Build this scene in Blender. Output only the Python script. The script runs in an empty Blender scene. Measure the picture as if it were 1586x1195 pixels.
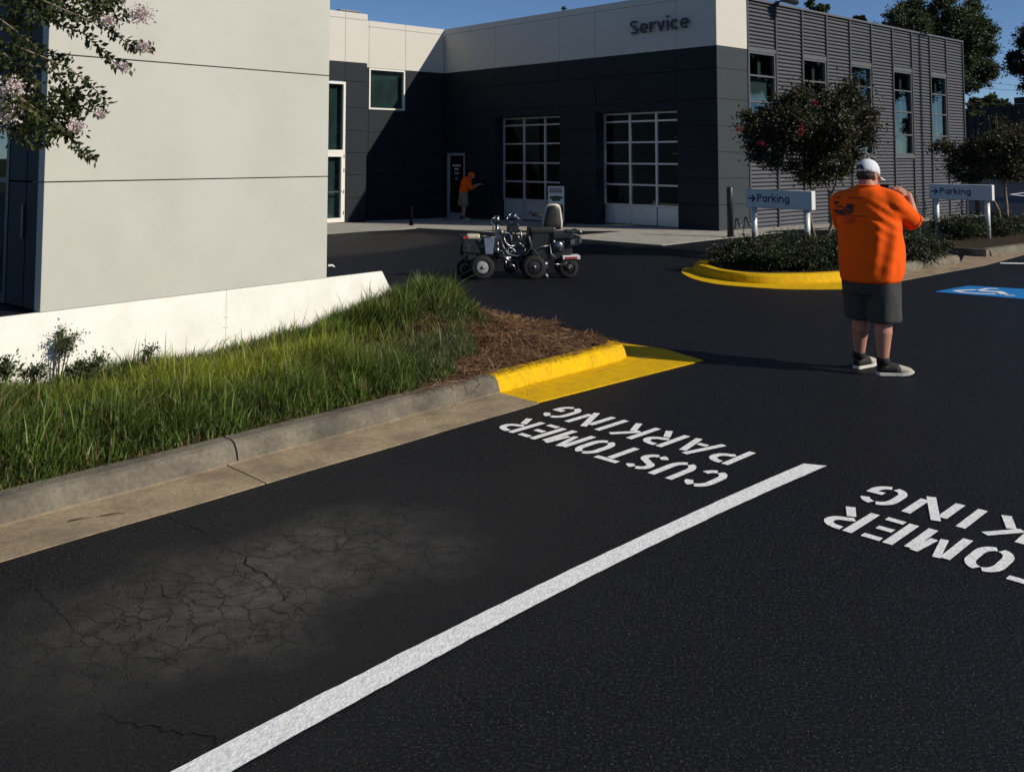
import bpy, bmesh, math, random
import numpy as np
from mathutils import Vector, Matrix, noise
from mathutils.bvhtree import BVHTree

R = math.radians
random.seed(7)
rng = np.random.default_rng(11)
scene = bpy.context.scene
COL = scene.collection

# ------------------------------------------------------------------ camera
FOC, CX, HORIZON, EYE = 1450.0, 793.0, 242.0, 1.8      # focal length and horizon in photograph pixels, eye height in metres
PITCH = math.atan(FOC / 22600.0)
CY = HORIZON - FOC * math.tan(PITCH)
cam_data = bpy.data.cameras.new("camera")
cam = bpy.data.objects.new("camera", cam_data)
COL.objects.link(cam)
cam.location = (0, 0, EYE)
cam.rotation_euler = (R(90) + PITCH, 0, 0)
cam_data.sensor_width = 36.0
cam_data.lens = 36.0 * FOC / 1586.0
cam_data.shift_y = -(597.5 - CY) / 1586.0
cam_data.clip_end = 3000
cam_data.clip_start = 0.05
scene.camera = cam

# ------------------------------------------------------------------ light
SUN_EL, SUN_AZ = 29.5, 113.0                          # azimuth clockwise from +Y
world = bpy.data.worlds.new("World")
scene.world = world
world.use_nodes = True
wn, wl = world.node_tree.nodes, world.node_tree.links
sky = wn.new("ShaderNodeTexSky")
sky.sky_type = 'NISHITA'
sky.sun_disc = False
sky.sun_elevation = R(SUN_EL)
sky.sun_rotation = R(SUN_AZ)
sky.air_density = 0.6
sky.dust_density = 0.0
sky.ozone_density = 5.0
wn["Background"].inputs["Strength"].default_value = 0.086
wl.new(sky.outputs[0], wn["Background"].inputs["Color"])
sun_data = bpy.data.lights.new("sun", 'SUN')
sun_data.energy = 4.4
sun_data.angle = R(0.5)
sun_data.color = (1.0, 0.93, 0.82)
sun = bpy.data.objects.new("sun", sun_data)
COL.objects.link(sun)
to_sun = Vector((math.sin(R(SUN_AZ)) * math.cos(R(SUN_EL)), math.cos(R(SUN_AZ)) * math.cos(R(SUN_EL)), math.sin(R(SUN_EL))))
sun.rotation_euler = (-to_sun).to_track_quat('-Z', 'Y').to_euler()
sun.location = (20, -10, 20)

scene.view_settings.view_transform = 'Standard'
scene.view_settings.look = 'None'
scene.view_settings.exposure = 0.0
scene.view_settings.gamma = 1.0
scene.view_settings.use_curve_mapping = False
scene.render.engine = 'CYCLES'
scene.cycles.use_denoising = True
scene.cycles.max_bounces = 6

# ------------------------------------------------------------------ measuring helpers
def ray(px, py):
    u = (px - CX) / FOC
    v = -(py - CY) / FOC
    c, s = math.cos(PITCH), math.sin(PITCH)
    return np.array([u, c - v * s, s + v * c])

def G(px, py, z=0.0):
    """ground point (x, y) seen at a photograph pixel, at height z"""
    r = ray(px, py)
    t = (z - EYE) / r[2]
    return np.array([t * r[0], t * r[1]])

def on_plane(px, py, p0, d):
    """(distance along, height) where a pixel meets the upright plane through p0 with direction d"""
    r = ray(px, py)
    d = np.array(d) / np.hypot(*d)
    n = np.array([-d[1], d[0]])
    t = (n @ np.array(p0)) / (n @ r[:2])
    P = t * r
    return (P[:2] - np.array(p0)) @ d, P[2] + EYE

def gz(x, y):
    """the lot falls gently towards the building"""
    return -0.024 * min(max(0.0, y - 22.7), 22.0)

# ------------------------------------------------------------------ materials
def material(name, col, rough=0.6, metal=0.0, var=0.12, scale=4.0, bump=0.0, bscale=60.0, spec=0.5, detail=4.0, dirt=None, dirt_scale=1.2, dirt_amt=0.5, coat=0.0):
    m = bpy.data.materials.new(name)
    m.use_nodes = True
    nt = m.node_tree
    n, l = nt.nodes, nt.links
    b = n["Principled BSDF"]
    b.inputs["Roughness"].default_value = rough
    b.inputs["Metallic"].default_value = metal
    b.inputs["Specular IOR Level"].default_value = spec
    b.inputs["Coat Weight"].default_value = coat
    tc = n.new("ShaderNodeTexCoord")
    no = n.new("ShaderNodeTexNoise")
    no.inputs["Scale"].default_value = scale
    no.inputs["Detail"].default_value = detail
    l.new(tc.outputs["Object"], no.inputs["Vector"])
    cr = n.new("ShaderNodeValToRGB")
    cr.color_ramp.elements[0].position = 0.3
    cr.color_ramp.elements[1].position = 0.7
    cr.color_ramp.elements[0].color = (*[c * (1 - var) for c in col], 1)
    cr.color_ramp.elements[1].color = (*[min(1, c * (1 + var)) for c in col], 1)
    l.new(no.outputs["Fac"], cr.inputs["Fac"])
    out = cr.outputs["Color"]
    if dirt:
        n2 = n.new("ShaderNodeTexNoise")
        n2.inputs["Scale"].default_value = dirt_scale
        n2.inputs["Detail"].default_value = 8
        n2.inputs["Roughness"].default_value = 0.65
        l.new(tc.outputs["Object"], n2.inputs["Vector"])
        r2 = n.new("ShaderNodeValToRGB")
        r2.color_ramp.elements[0].position = 0.42
        r2.color_ramp.elements[1].position = 0.68
        r2.color_ramp.elements[0].color = (0, 0, 0, 1)
        r2.color_ramp.elements[1].color = (dirt_amt, dirt_amt, dirt_amt, 1)
        l.new(n2.outputs["Fac"], r2.inputs["Fac"])
        mx = n.new("ShaderNodeMix")
        mx.data_type = 'RGBA'
        l.new(r2.outputs["Color"], mx.inputs["Factor"])
        l.new(out, mx.inputs["A"])
        mx.inputs["B"].default_value = (*dirt, 1)
        out = mx.outputs["Result"]
    l.new(out, b.inputs["Base Color"])
    if bump > 0:
        nb = n.new("ShaderNodeTexNoise")
        nb.inputs["Scale"].default_value = bscale
        nb.inputs["Detail"].default_value = 5
        l.new(tc.outputs["Object"], nb.inputs["Vector"])
        bp = n.new("ShaderNodeBump")
        bp.inputs["Strength"].default_value = bump
        bp.inputs["Distance"].default_value = 0.01
        l.new(nb.outputs["Fac"], bp.inputs["Height"])
        l.new(bp.outputs["Normal"], b.inputs["Normal"])
    return m

def leaf_material(name, cols, rough=0.5, trans=0.25):
    """each leaf picks its own tone"""
    m = bpy.data.materials.new(name)
    m.use_nodes = True
    n, l = m.node_tree.nodes, m.node_tree.links
    b = n["Principled BSDF"]
    b.inputs["Roughness"].default_value = rough
    b.inputs["Specular IOR Level"].default_value = 0.35
    geo = n.new("ShaderNodeNewGeometry")
    cr = n.new("ShaderNodeValToRGB")
    cr.color_ramp.interpolation = 'LINEAR'
    els = cr.color_ramp.elements
    for i, c in enumerate(cols):
        p = i / max(1, len(cols) - 1)
        e = els[i] if i < 2 else els.new(p)
        e.position = p
        e.color = (*c, 1)
    l.new(geo.outputs["Random Per Island"], cr.inputs["Fac"])
    l.new(cr.outputs["Color"], b.inputs["Base Color"])
    tr = n.new("ShaderNodeBsdfTranslucent")
    l.new(cr.outputs["Color"], tr.inputs["Color"])
    mix = n.new("ShaderNodeMixShader")
    mix.inputs["Fac"].default_value = trans
    l.new(b.outputs[0], mix.inputs[1])
    l.new(tr.outputs[0], mix.inputs[2])
    l.new(mix.outputs[0], n["Material Output"].inputs["Surface"])
    return m

def glass_material(name, tint=(0.50, 0.57, 0.57), rough=0.02, ior=1.8):
    """window glass: partly see-through, mirrors the sky at glancing angles"""
    m = bpy.data.materials.new(name)
    m.use_nodes = True
    n, l = m.node_tree.nodes, m.node_tree.links
    n.remove(n["Principled BSDF"])
    t = n.new("ShaderNodeBsdfTransparent")
    t.inputs["Color"].default_value = (*tint, 1)
    g = n.new("ShaderNodeBsdfGlossy")
    g.inputs["Roughness"].default_value = rough
    g.inputs["Color"].default_value = (0.85, 0.95, 0.92, 1)
    fr = n.new("ShaderNodeFresnel")
    geo = n.new("ShaderNodeNewGeometry")
    io = n.new("ShaderNodeMapRange")                     # the same strength from either side of the pane
    io.inputs["To Min"].default_value = ior
    io.inputs["To Max"].default_value = 1.0 / ior
    l.new(geo.outputs["Backfacing"], io.inputs["Value"])
    l.new(io.outputs[0], fr.inputs["IOR"])
    mx = n.new("ShaderNodeMixShader")
    l.new(fr.outputs[0], mx.inputs[0])
    l.new(t.outputs[0], mx.inputs[1])
    l.new(g.outputs[0], mx.inputs[2])
    l.new(mx.outputs[0], n["Material Output"].inputs["Surface"])
    return m

def asphalt_material():
    m = bpy.data.materials.new("asphalt")
    m.use_nodes = True
    n, l = m.node_tree.nodes, m.node_tree.links
    b = n["Principled BSDF"]
    b.inputs["Specular IOR Level"].default_value = 0.14
    b.inputs["Roughness"].default_value = 0.55
    tc = n.new("ShaderNodeTexCoord")
    def nz(scale, detail=4, rough=0.5):
        x = n.new("ShaderNodeTexNoise")
        x.inputs["Scale"].default_value = scale
        x.inputs["Detail"].default_value = detail
        x.inputs["Roughness"].default_value = rough
        l.new(tc.outputs["Object"], x.inputs["Vector"])
        return x
    def ramp(src, p0, p1, c0, c1):
        r = n.new("ShaderNodeValToRGB")
        r.color_ramp.elements[0].position = p0
        r.color_ramp.elements[1].position = p1
        r.color_ramp.elements[0].color = (*c0, 1)
        r.color_ramp.elements[1].color = (*c1, 1)
        l.new(src, r.inputs["Fac"])
        return r.outputs["Color"]
    def mixc(fac, a, bb, blend='MIX'):
        x = n.new("ShaderNodeMix")
        x.data_type = 'RGBA'
        x.blend_type = blend
        for k, v in (("Factor", fac), ("A", a), ("B", bb)):
            if hasattr(v, "links"):
                l.new(v, x.inputs[k])
            elif isinstance(v, (int, float)):
                x.inputs[k].default_value = v
            else:
                x.inputs[k].default_value = (*v, 1)
        return x.outputs["Result"]
    def math_(op, a, bb=0.0, c=None):
        x = n.new("ShaderNodeMath")
        x.operation = op
        for i, v in enumerate((a, bb) if c is None else (a, bb, c)):
            if hasattr(v, "links"):
                l.new(v, x.inputs[i])
            else:
                x.inputs[i].default_value = v
        return x.outputs[0]
    big = nz(0.35, 5, 0.6)
    seal = ramp(big.outputs["Fac"], 0.35, 0.7, (0.0036, 0.0040, 0.0054), (0.0066, 0.0070, 0.0086))
    grit = nz(78, 3, 0.6)
    seal = mixc(ramp(grit.outputs["Fac"], 0.53, 0.62, (0, 0, 0), (0.85, 0.85, 0.85)), seal, (0.033, 0.034, 0.038))
    spark = nz(150, 1)
    seal = mixc(ramp(spark.outputs["Fac"], 0.70, 0.76, (0, 0, 0), (1, 1, 1)), seal, (0.26, 0.26, 0.27))
    # worn patch where the sealer has rubbed off near the stall
    def patch(cx, cy, ang, rx, ry):
        mp = n.new("ShaderNodeMapping")
        mp.vector_type = 'TEXTURE'
        mp.inputs["Location"].default_value = (cx, cy, 0)
        mp.inputs["Rotation"].default_value = (0, 0, ang)
        mp.inputs["Scale"].default_value = (rx, ry, 1000)
        w = nz(1.3, 5, 0.6)
        wa = n.new("ShaderNodeMix"); wa.data_type = 'RGBA'; wa.blend_type = 'LINEAR_LIGHT'
        wa.inputs["Factor"].default_value = 0.35
        l.new(tc.outputs["Object"], wa.inputs["A"])
        l.new(w.outputs["Color"], wa.inputs["B"])
        wa.inputs["Factor"].default_value = 0.55
        l.new(wa.outputs["Result"], mp.inputs["Vector"])
        ln = n.new("ShaderNodeVectorMath"); ln.operation = 'LENGTH'
        l.new(mp.outputs[0], ln.inputs[0])
        return ln.outputs["Value"]
    d1 = patch(-1.08, 4.10, R(45), 1.25, 0.62)
    m1 = ramp(d1, 0.05, 1.15, (0.9, 0.9, 0.9), (0, 0, 0))
    d2 = patch(-0.85, 3.9, R(46), 3.0, 1.15)
    m2 = ramp(d2, 0.3, 1.15, (0.55, 0.55, 0.55), (0, 0, 0))
    mot = nz(9, 6, 0.7)
    worn = ramp(mot.outputs["Fac"], 0.3, 0.72, (0.030, 0.029, 0.027), (0.155, 0.146, 0.126))
    st = n.new("ShaderNodeMapping"); st.inputs["Rotation"].default_value = (0, 0, R(45)); st.inputs["Scale"].default_value = (0.5, 7.0, 1)
    l.new(tc.outputs["Object"], st.inputs["Vector"])
    stn = n.new("ShaderNodeTexNoise"); stn.inputs["Scale"].default_value = 1.1; stn.inputs["Detail"].default_value = 6
    l.new(st.outputs[0], stn.inputs["Vector"])
    seal = mixc(ramp(stn.outputs["Fac"], 0.55, 0.78, (0, 0, 0), (0.35, 0.35, 0.35)), seal, (0.020, 0.020, 0.020))
    colr = mixc(m2, seal, (0.022, 0.0215, 0.020))
    colr = mixc(m1, colr, worn)
    # older, unsealed asphalt in front of the entrance
    d3 = patch(-4.6, 18.9, R(47), 4.6, 2.7)
    colr = mixc(ramp(d3, 0.80, 0.95, (1, 1, 1), (0, 0, 0)), colr, mixc(ramp(grit.outputs["Fac"], 0.4, 0.65, (0, 0, 0), (1, 1, 1)), (0.022, 0.0215, 0.020), (0.055, 0.052, 0.045)))
    # alligator cracks inside the worn patch
    warp = n.new("ShaderNodeMix"); warp.data_type = 'RGBA'; warp.blend_type = 'LINEAR_LIGHT'
    warp.inputs["Factor"].default_value = 0.09
    wn_ = nz(5.0, 6, 0.65)
    l.new(tc.outputs["Object"], warp.inputs["A"])
    l.new(wn_.outputs["Color"], warp.inputs["B"])
    v = n.new("ShaderNodeTexVoronoi")
    v.feature = 'DISTANCE_TO_EDGE'
    v.inputs["Scale"].default_value = 8.0
    l.new(warp.outputs["Result"], v.inputs["Vector"])
    crack = ramp(v.outputs["Distance"], 0.004, 0.035, (1, 1, 1), (0, 0, 0))
    gate = nz(1.7, 3)
    gm = ramp(gate.outputs["Fac"], 0.32, 0.48, (0, 0, 0), (1, 1, 1))
    ck = math_('MULTIPLY', math_('MULTIPLY', crack, gm), ramp(d1, 0.5, 1.3, (0.6, 0.6, 0.6), (0, 0, 0)))
    colr = mixc(ck, colr, (0.006, 0.006, 0.006))
    l.new(colr, b.inputs["Base Color"])
    bn = nz(80, 5, 0.7)
    bh = math_('SUBTRACT', bn.outputs["Fac"], math_('MULTIPLY', ck, 1.5))
    bp = n.new("ShaderNodeBump")
    bp.inputs["Strength"].default_value = 1.0
    bp.inputs["Distance"].default_value = 0.016
    l.new(bh, bp.inputs["Height"])
    l.new(bp.outputs["Normal"], b.inputs["Normal"])
    return m

def stain_concrete(name, col, dark, rough=0.85):
    return material(name, col, rough, var=0.17, scale=40, bump=0.7, bscale=150, spec=0.15, dirt=dark, dirt_scale=3.2, dirt_amt=0.8)

MAT = dict(
    asphalt=asphalt_material(),
    kerb=stain_concrete("kerb_concrete", (0.20, 0.175, 0.13), (0.07, 0.062, 0.05)),
    gutter=stain_concrete("gutter_concrete", (0.37, 0.285, 0.18), (0.17, 0.135, 0.09)),
    apron=stain_concrete("apron_concrete", (0.42, 0.39, 0.33), (0.27, 0.25, 0.22)),
    yellow=material("yellow_paint", (0.74, 0.44, 0.004), 0.7, var=0.08, scale=30, bump=0.35, bscale=150, spec=0.1, dirt=(0.26, 0.17, 0.03), dirt_scale=9, dirt_amt=0.32),
    white_line=material("white_line_paint", (0.90, 0.90, 0.87), 0.75, var=0.05, scale=35, bump=0.45, bscale=90, spec=0.25, dirt=(0.42, 0.42, 0.41), dirt_scale=40, dirt_amt=0.5),
    blue_line=material("blue_marking_paint", (0.015, 0.20, 0.52), 0.6, var=0.08, scale=20, bump=0.4, bscale=120, spec=0.25),
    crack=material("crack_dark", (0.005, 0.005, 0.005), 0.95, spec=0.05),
    soil=material("soil", (0.045, 0.032, 0.02), 0.95, var=0.4, scale=12, bump=0.8, bscale=40, spec=0.1),
    straw_bed=material("straw_bed", (0.075, 0.036, 0.017), 0.95, var=0.45, scale=25, bump=0.9, bscale=60, spec=0.1),
    field=material("far_ground", (0.04, 0.05, 0.025), 0.95, var=0.3, scale=0.2, spec=0.1),
    alu=material("pale_metal_panel", (0.49, 0.482, 0.42), 0.5, var=0.03, scale=1.1, spec=0.3, dirt=(0.43, 0.42, 0.36), dirt_scale=1.6, dirt_amt=0.6),
    alu_fascia=material("pale_fascia_panel", (0.56, 0.53, 0.46), 0.6, var=0.02, scale=1.5, spec=0.4),
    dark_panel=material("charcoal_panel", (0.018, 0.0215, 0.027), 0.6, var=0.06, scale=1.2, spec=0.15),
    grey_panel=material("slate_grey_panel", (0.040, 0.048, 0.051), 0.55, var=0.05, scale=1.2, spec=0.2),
    rib=material("grey_ribbed_metal", (0.082, 0.082, 0.090), 0.5, metal=0.2, var=0.06, scale=3, spec=0.4),
    trim=material("grey_trim_metal", (0.12, 0.12, 0.125), 0.45, metal=0.2, var=0.05, spec=0.4),
    white_wall=material("white_rendered_wall", (0.84, 0.82, 0.74), 0.85, var=0.03, scale=6, bump=0.25, bscale=80, spec=0.2, dirt=(0.55, 0.50, 0.40), dirt_scale=3.5, dirt_amt=0.28),
    white_frame=material("white_frame", (0.72, 0.70, 0.62), 0.4, var=0.02),
    alu_frame=material("aluminium_frame", (0.66, 0.67, 0.66), 0.35, metal=0.5, var=0.04),
    glass=glass_material("window_glass"),
    glass_dark=glass_material("dark_window_glass", (0.32, 0.36, 0.38)),
    interior=material("dark_interior", (0.22, 0.24, 0.25), 0.8),
    blind_and_reflection=material("pale_blind_and_reflection", (0.42, 0.43, 0.40), 0.8, var=0.03),
    blind_grey=material("grey_green_blind", (0.30, 0.36, 0.34), 0.9, var=0.25, scale=2.5),
    black=material("black_metal", (0.012, 0.012, 0.014), 0.45),
    letter=material("navy_letter", (0.008, 0.010, 0.018), 0.4),
    sign=material("white_sign_board", (0.66, 0.65, 0.62), 0.45, var=0.03, scale=3),
    navy_print=material("navy_print", (0.012, 0.016, 0.07), 0.5),
    post=material("silver_post", (0.62, 0.62, 0.58), 0.4, metal=0.2, var=0.04),
    bark=material("smooth_tan_bark", (0.20, 0.15, 0.105), 0.8, var=0.35, scale=18, bump=0.5, bscale=30, spec=0.2),
    bark_dark=material("rough_brown_bark", (0.06, 0.045, 0.03), 0.9, var=0.4, scale=8, bump=0.7, bscale=12, spec=0.2),
    leaf_crape=leaf_material("crape_leaf", [(0.018, 0.026, 0.010), (0.038, 0.048, 0.018), (0.062, 0.058, 0.024), (0.085, 0.062, 0.03)]),
    leaf_left=leaf_material("near_crape_leaf", [(0.022, 0.034, 0.010), (0.045, 0.065, 0.016), (0.075, 0.085, 0.022), (0.035, 0.05, 0.014)], trans=0.35),
    leaf_shrub=leaf_material("shrub_leaf", [(0.016, 0.026, 0.009), (0.034, 0.046, 0.016), (0.055, 0.062, 0.024), (0.024, 0.034, 0.012)]),
    leaf_oak=leaf_material("oak_leaf", [(0.028, 0.044, 0.016), (0.055, 0.080, 0.028), (0.10, 0.115, 0.045), (0.040, 0.06, 0.024)], trans=0.25),
    leaf_dark=leaf_material("far_leaf", [(0.015, 0.022, 0.010), (0.028, 0.036, 0.016), (0.035, 0.03, 0.02)]),
    leaf_weed=leaf_material("weed_leaf", [(0.05, 0.075, 0.02), (0.09, 0.11, 0.035), (0.065, 0.085, 0.03)], trans=0.35),
    petal=leaf_material("pale_petal", [(0.66, 0.55, 0.51), (0.80, 0.70, 0.66), (0.72, 0.58, 0.54)], trans=0.3),
    petal_red=leaf_material("red_petal", [(0.20, 0.012, 0.02), (0.32, 0.03, 0.04), (0.14, 0.008, 0.014)], trans=0.25),
    straw=leaf_material("pine_straw", [(0.035, 0.014, 0.007), (0.13, 0.055, 0.022), (0.42, 0.26, 0.13), (0.085, 0.04, 0.018), (0.27, 0.15, 0.07)], rough=0.7, trans=0.1),
    skin=material("skin", (0.44, 0.205, 0.135), 0.55, var=0.10, scale=12, bump=0.1, bscale=200, spec=0.35),
    hair=material("dark_brown_hair", (0.018, 0.012, 0.009), 0.7, var=0.3, scale=60, bump=0.6, bscale=200),
    orange=material("orange_cotton", (0.86, 0.105, 0.006), 0.85, var=0.05, scale=9, bump=0.22, bscale=55, spec=0.12),
    ink=material("dark_ink", (0.035, 0.02, 0.025), 0.8),
    ink_red=material("red_brown_ink", (0.30, 0.018, 0.006), 0.8),
    shorts=material("charcoal_shorts", (0.055, 0.055, 0.052), 0.85, var=0.12, scale=30, bump=0.25, bscale=240, spec=0.15),
    khaki=material("khaki_shorts", (0.22, 0.19, 0.12), 0.85, var=0.1, scale=30),
    cap=material("white_cap_mesh", (0.68, 0.70, 0.72), 0.8, var=0.10, scale=90, bump=0.2, bscale=260, spec=0.2),
    cap_dark=material("cap_strap_shadow", (0.03, 0.03, 0.035), 0.8),
    shoe_dark=material("black_shoe_mesh", (0.012, 0.011, 0.011), 0.8, var=0.3, scale=80),
    shoe_pale=material("grey_beige_shoe", (0.42, 0.38, 0.31), 0.8, var=0.15, scale=30, bump=0.2),
    shoe_sole=material("pale_shoe_sole", (0.60, 0.57, 0.50), 0.8, var=0.08, scale=30),
    rubber=material("black_rubber", (0.012, 0.012, 0.012), 0.85, var=0.2, scale=30),
    chrome=material("chrome_steel", (0.26, 0.26, 0.27), 0.3, metal=1.0, var=0.08, scale=10),
    steel=material("worn_steel", (0.17, 0.17, 0.17), 0.4, metal=0.7, var=0.25, scale=15),
    machine_blue=material("blue_grey_hopper", (0.16, 0.20, 0.27), 0.5, var=0.15, scale=12),
    machine_black=material("black_machine_paint", (0.018, 0.018, 0.02), 0.4, var=0.3, scale=12),
    machine_red=material("red_machine_paint", (0.35, 0.03, 0.02), 0.45, var=0.15, scale=12),
    cream=material("cream_tank", (0.55, 0.49, 0.36), 0.4, var=0.08, scale=12),
    vinyl=material("black_vinyl", (0.022, 0.021, 0.018), 0.5, var=0.1, scale=20),
    far_wall=material("dark_brick_wall", (0.022, 0.017, 0.015), 0.9, var=0.3, scale=1.2),
    poster=material("poster_white", (0.62, 0.64, 0.60), 0.5, var=0.02),
    green_print=material("green_print", (0.02, 0.07, 0.03), 0.6),
    roof=material("roof_membrane", (0.30, 0.30, 0.28), 0.8),
    twig=material("twig", (0.10, 0.07, 0.045), 0.85),
    wire=material("black_wire", (0.02, 0.02, 0.022), 0.6),
    car_white=material("white_car_paint", (0.70, 0.70, 0.70), 0.25, var=0.02, coat=0.5),
    rim_grey=material("grey_wheel_rim", (0.30, 0.30, 0.29), 0.5, var=0.2, scale=20),
    lens=material("lamp_lens", (0.65, 0.68, 0.72), 0.15),
)

# ------------------------------------------------------------------ mesh building
def link_mesh(name, me, mat, parent=None, loc=None):
    o = bpy.data.objects.new(name, me)
    COL.objects.link(o)
    if mat is not None and len(me.materials) == 0:
        me.materials.append(MAT[mat] if isinstance(mat, str) else mat)
    if parent is not None:
        o.parent = parent
    if loc is not None:
        o.location = loc
    return o

class MB:
    def __init__(self, org=(0, 0, 0)):
        self.v, self.f, self.org = [], [], Vector(org)
        self.smooth = []
    def add(self, vs, fs, smooth=False):
        k = len(self.v)
        self.v += [Vector(p) for p in vs]
        self.f += [tuple(i + k for i in f) for f in fs]
        self.smooth += [smooth] * len(fs)
        return self
    def box(self, c, size, M=None):
        x, y, z = [s / 2 for s in size]
        vs = [Vector((sx * x, sy * y, sz * z)) for sz in (-1, 1) for sy in (-1, 1) for sx in (-1, 1)]
        if M is not None:
            vs = [M @ p for p in vs]
        vs = [p + Vector(c) for p in vs]
        return self.add(vs, [(0, 2, 3, 1), (4, 5, 7, 6), (0, 1, 5, 4), (2, 6, 7, 3), (0, 4, 6, 2), (1, 3, 7, 5)])
    def slab(self, o, du, dv, dw):
        """parallelepiped from corner o along three vectors"""
        o, du, dv, dw = Vector(o), Vector(du), Vector(dv), Vector(dw)
        vs = [o + du * i + dv * j + dw * k for k in (0, 1) for j in (0, 1) for i in (0, 1)]
        fs = [(0, 2, 3, 1), (4, 5, 7, 6), (0, 1, 5, 4), (2, 6, 7, 3), (0, 4, 6, 2), (1, 3, 7, 5)]
        if du.cross(dv).dot(dw) < 0:
            fs = [f[::-1] for f in fs]
        return self.add(vs, fs)
    def tube(self, pts, rad, n=8, caps=True, smooth=True):
        pts = [Vector(p) for p in pts]
        if not hasattr(rad, '__len__'):
            rad = [rad] * len(pts)
        vs, fs = [], []
        ref = None
        for i, p in enumerate(pts):
            t = (pts[min(i + 1, len(pts) - 1)] - pts[max(i - 1, 0)]).normalized()
            if ref is None:
                ref = Vector((0, 0, 1)) if abs(t.z) < 0.9 else Vector((1, 0, 0))
            u = (ref - t * ref.dot(t)).normalized()
            w = t.cross(u)
            ref = u
            for k in range(n):
                a = 2 * math.pi * k / n
                vs.append(p + (u * math.cos(a) + w * math.sin(a)) * rad[i])
        for i in range(len(pts) - 1):
            for k in range(n):
                fs.append((i * n + k, i * n + (k + 1) % n, (i + 1) * n + (k + 1) % n, (i + 1) * n + k))
        if caps:
            fs.append(tuple(range(n))[::-1])
            fs.append(tuple((len(pts) - 1) * n + k for k in range(n)))
        return self.add(vs, fs, smooth)
    def capsule(self, p0, p1, r0, r1, n=14):
        p0, p1 = Vector(p0), Vector(p1)
        d = (p1 - p0)
        t = d.normalized() if d.length > 1e-6 else Vector((0, 0, 1))
        pts, rad = [], []
        for k in range(5):
            a = (k + 0.08) / 5 * math.pi / 2
            pts.append(p0 - t * r0 * math.cos(a)); rad.append(r0 * math.sin(a))
        pts.append(p0); rad.append(r0)
        pts.append(p1); rad.append(r1)
        for k in range(4, -1, -1):
            a = (k + 0.08) / 5 * math.pi / 2
            pts.append(p1 + t * r1 * math.cos(a)); rad.append(r1 * math.sin(a))
        return self.tube(pts, rad, n)
    def ellipsoid(self, c, r, M=None, nu=16, nv=10):
        vs, fs = [], []
        for j in range(nv + 1):
            th = math.pi * (j + 0.02 * (j == 0) - 0.02 * (j == nv)) / nv
            for i in range(nu):
                ph = 2 * math.pi * i / nu
                p = Vector((r[0] * math.sin(th) * math.cos(ph), r[1] * math.sin(th) * math.sin(ph), r[2] * math.cos(th)))
                vs.append((M @ p if M is not None else p) + Vector(c))
        for j in range(nv):
            for i in range(nu):
                fs.append((j * nu + i, (j + 1) * nu + i, (j + 1) * nu + (i + 1) % nu, j * nu + (i + 1) % nu))
        fs.append(tuple(range(nu)))
        fs.append(tuple(nv * nu + i for i in range(nu))[::-1])
        return self.add(vs, fs, True)
    def loft(self, rings, smooth=True, caps=True):
        n = len(rings[0])
        vs = [p for r in rings for p in r]
        fs = []
        for j in range(len(rings) - 1):
            for i in range(n):
                fs.append((j * n + i, j * n + (i + 1) % n, (j + 1) * n + (i + 1) % n, (j + 1) * n + i))
        if caps:
            fs.append(tuple(range(n))[::-1])
            fs.append(tuple((len(rings) - 1) * n + i for i in range(n)))
        return self.add(vs, fs, smooth)
    def prism(self, poly, z0, z1):
        """upright prism over a 2D polygon; z0/z1 numbers or functions of (x, y)"""
        a = sum(poly[i][0] * poly[(i + 1) % len(poly)][1] - poly[(i + 1) % len(poly)][0] * poly[i][1] for i in range(len(poly)))
        if a < 0:
            poly = poly[::-1]
        f0 = z0 if callable(z0) else (lambda x, y: z0)
        f1 = z1 if callable(z1) else (lambda x, y: z1)
        n = len(poly)
        vs = [(x, y, f0(x, y)) for x, y in poly] + [(x, y, f1(x, y)) for x, y in poly]
        fs = [tuple(range(n))[::-1], tuple(range(n, 2 * n))]
        fs += [(i, (i + 1) % n, n + (i + 1) % n, n + i) for i in range(n)]
        return self.add(vs, fs)
    def sweep(self, path, prof):
        """profile [(left offset, z)] carried along a 2D path; closed at both ends"""
        path = [np.array(p, float) for p in path]
        rings = []
        for i, p in enumerate(path):
            t0 = path[i] - path[i - 1] if i else path[1] - path[0]
            t1 = path[i + 1] - path[i] if i < len(path) - 1 else path[i] - path[i - 1]
            t0, t1 = t0 / np.hypot(*t0), t1 / np.hypot(*t1)
            n0, n1 = np.array([-t0[1], t0[0]]), np.array([-t1[1], t1[0]])
            nn = n0 + n1
            nn = nn / (nn @ nn) * 2 if nn @ nn > 0.1 else n0
            rings.append([(p[0] + nn[0] * o, p[1] + nn[1] * o, z) for o, z in prof])
        return self.loft(rings, smooth=False)
    def mesh(self, name):
        me = bpy.data.meshes.new(name)
        me.from_pydata([tuple(p - self.org) for p in self.v], [], self.f)
        me.polygons.foreach_set("use_smooth", self.smooth)
        me.update()
        return me
    def build(self, name, mat, parent=None, bevel=0.0, fix=True):
        me = self.mesh(name)
        if fix or bevel:
            bm = bmesh.new()
            bm.from_mesh(me)
            if bevel:
                es = [e for e in bm.edges if len(e.link_faces) == 2 and e.calc_face_angle(0) > 0.6]
                bmesh.ops.bevel(bm, geom=es, offset=bevel, segments=2, affect='EDGES', clamp_overlap=True, profile=0.5)
            if fix:
                bmesh.ops.recalc_face_normals(bm, faces=bm.faces)
            bm.to_mesh(me)
            bm.free()
        return link_mesh(name, me, mat, parent)

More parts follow.
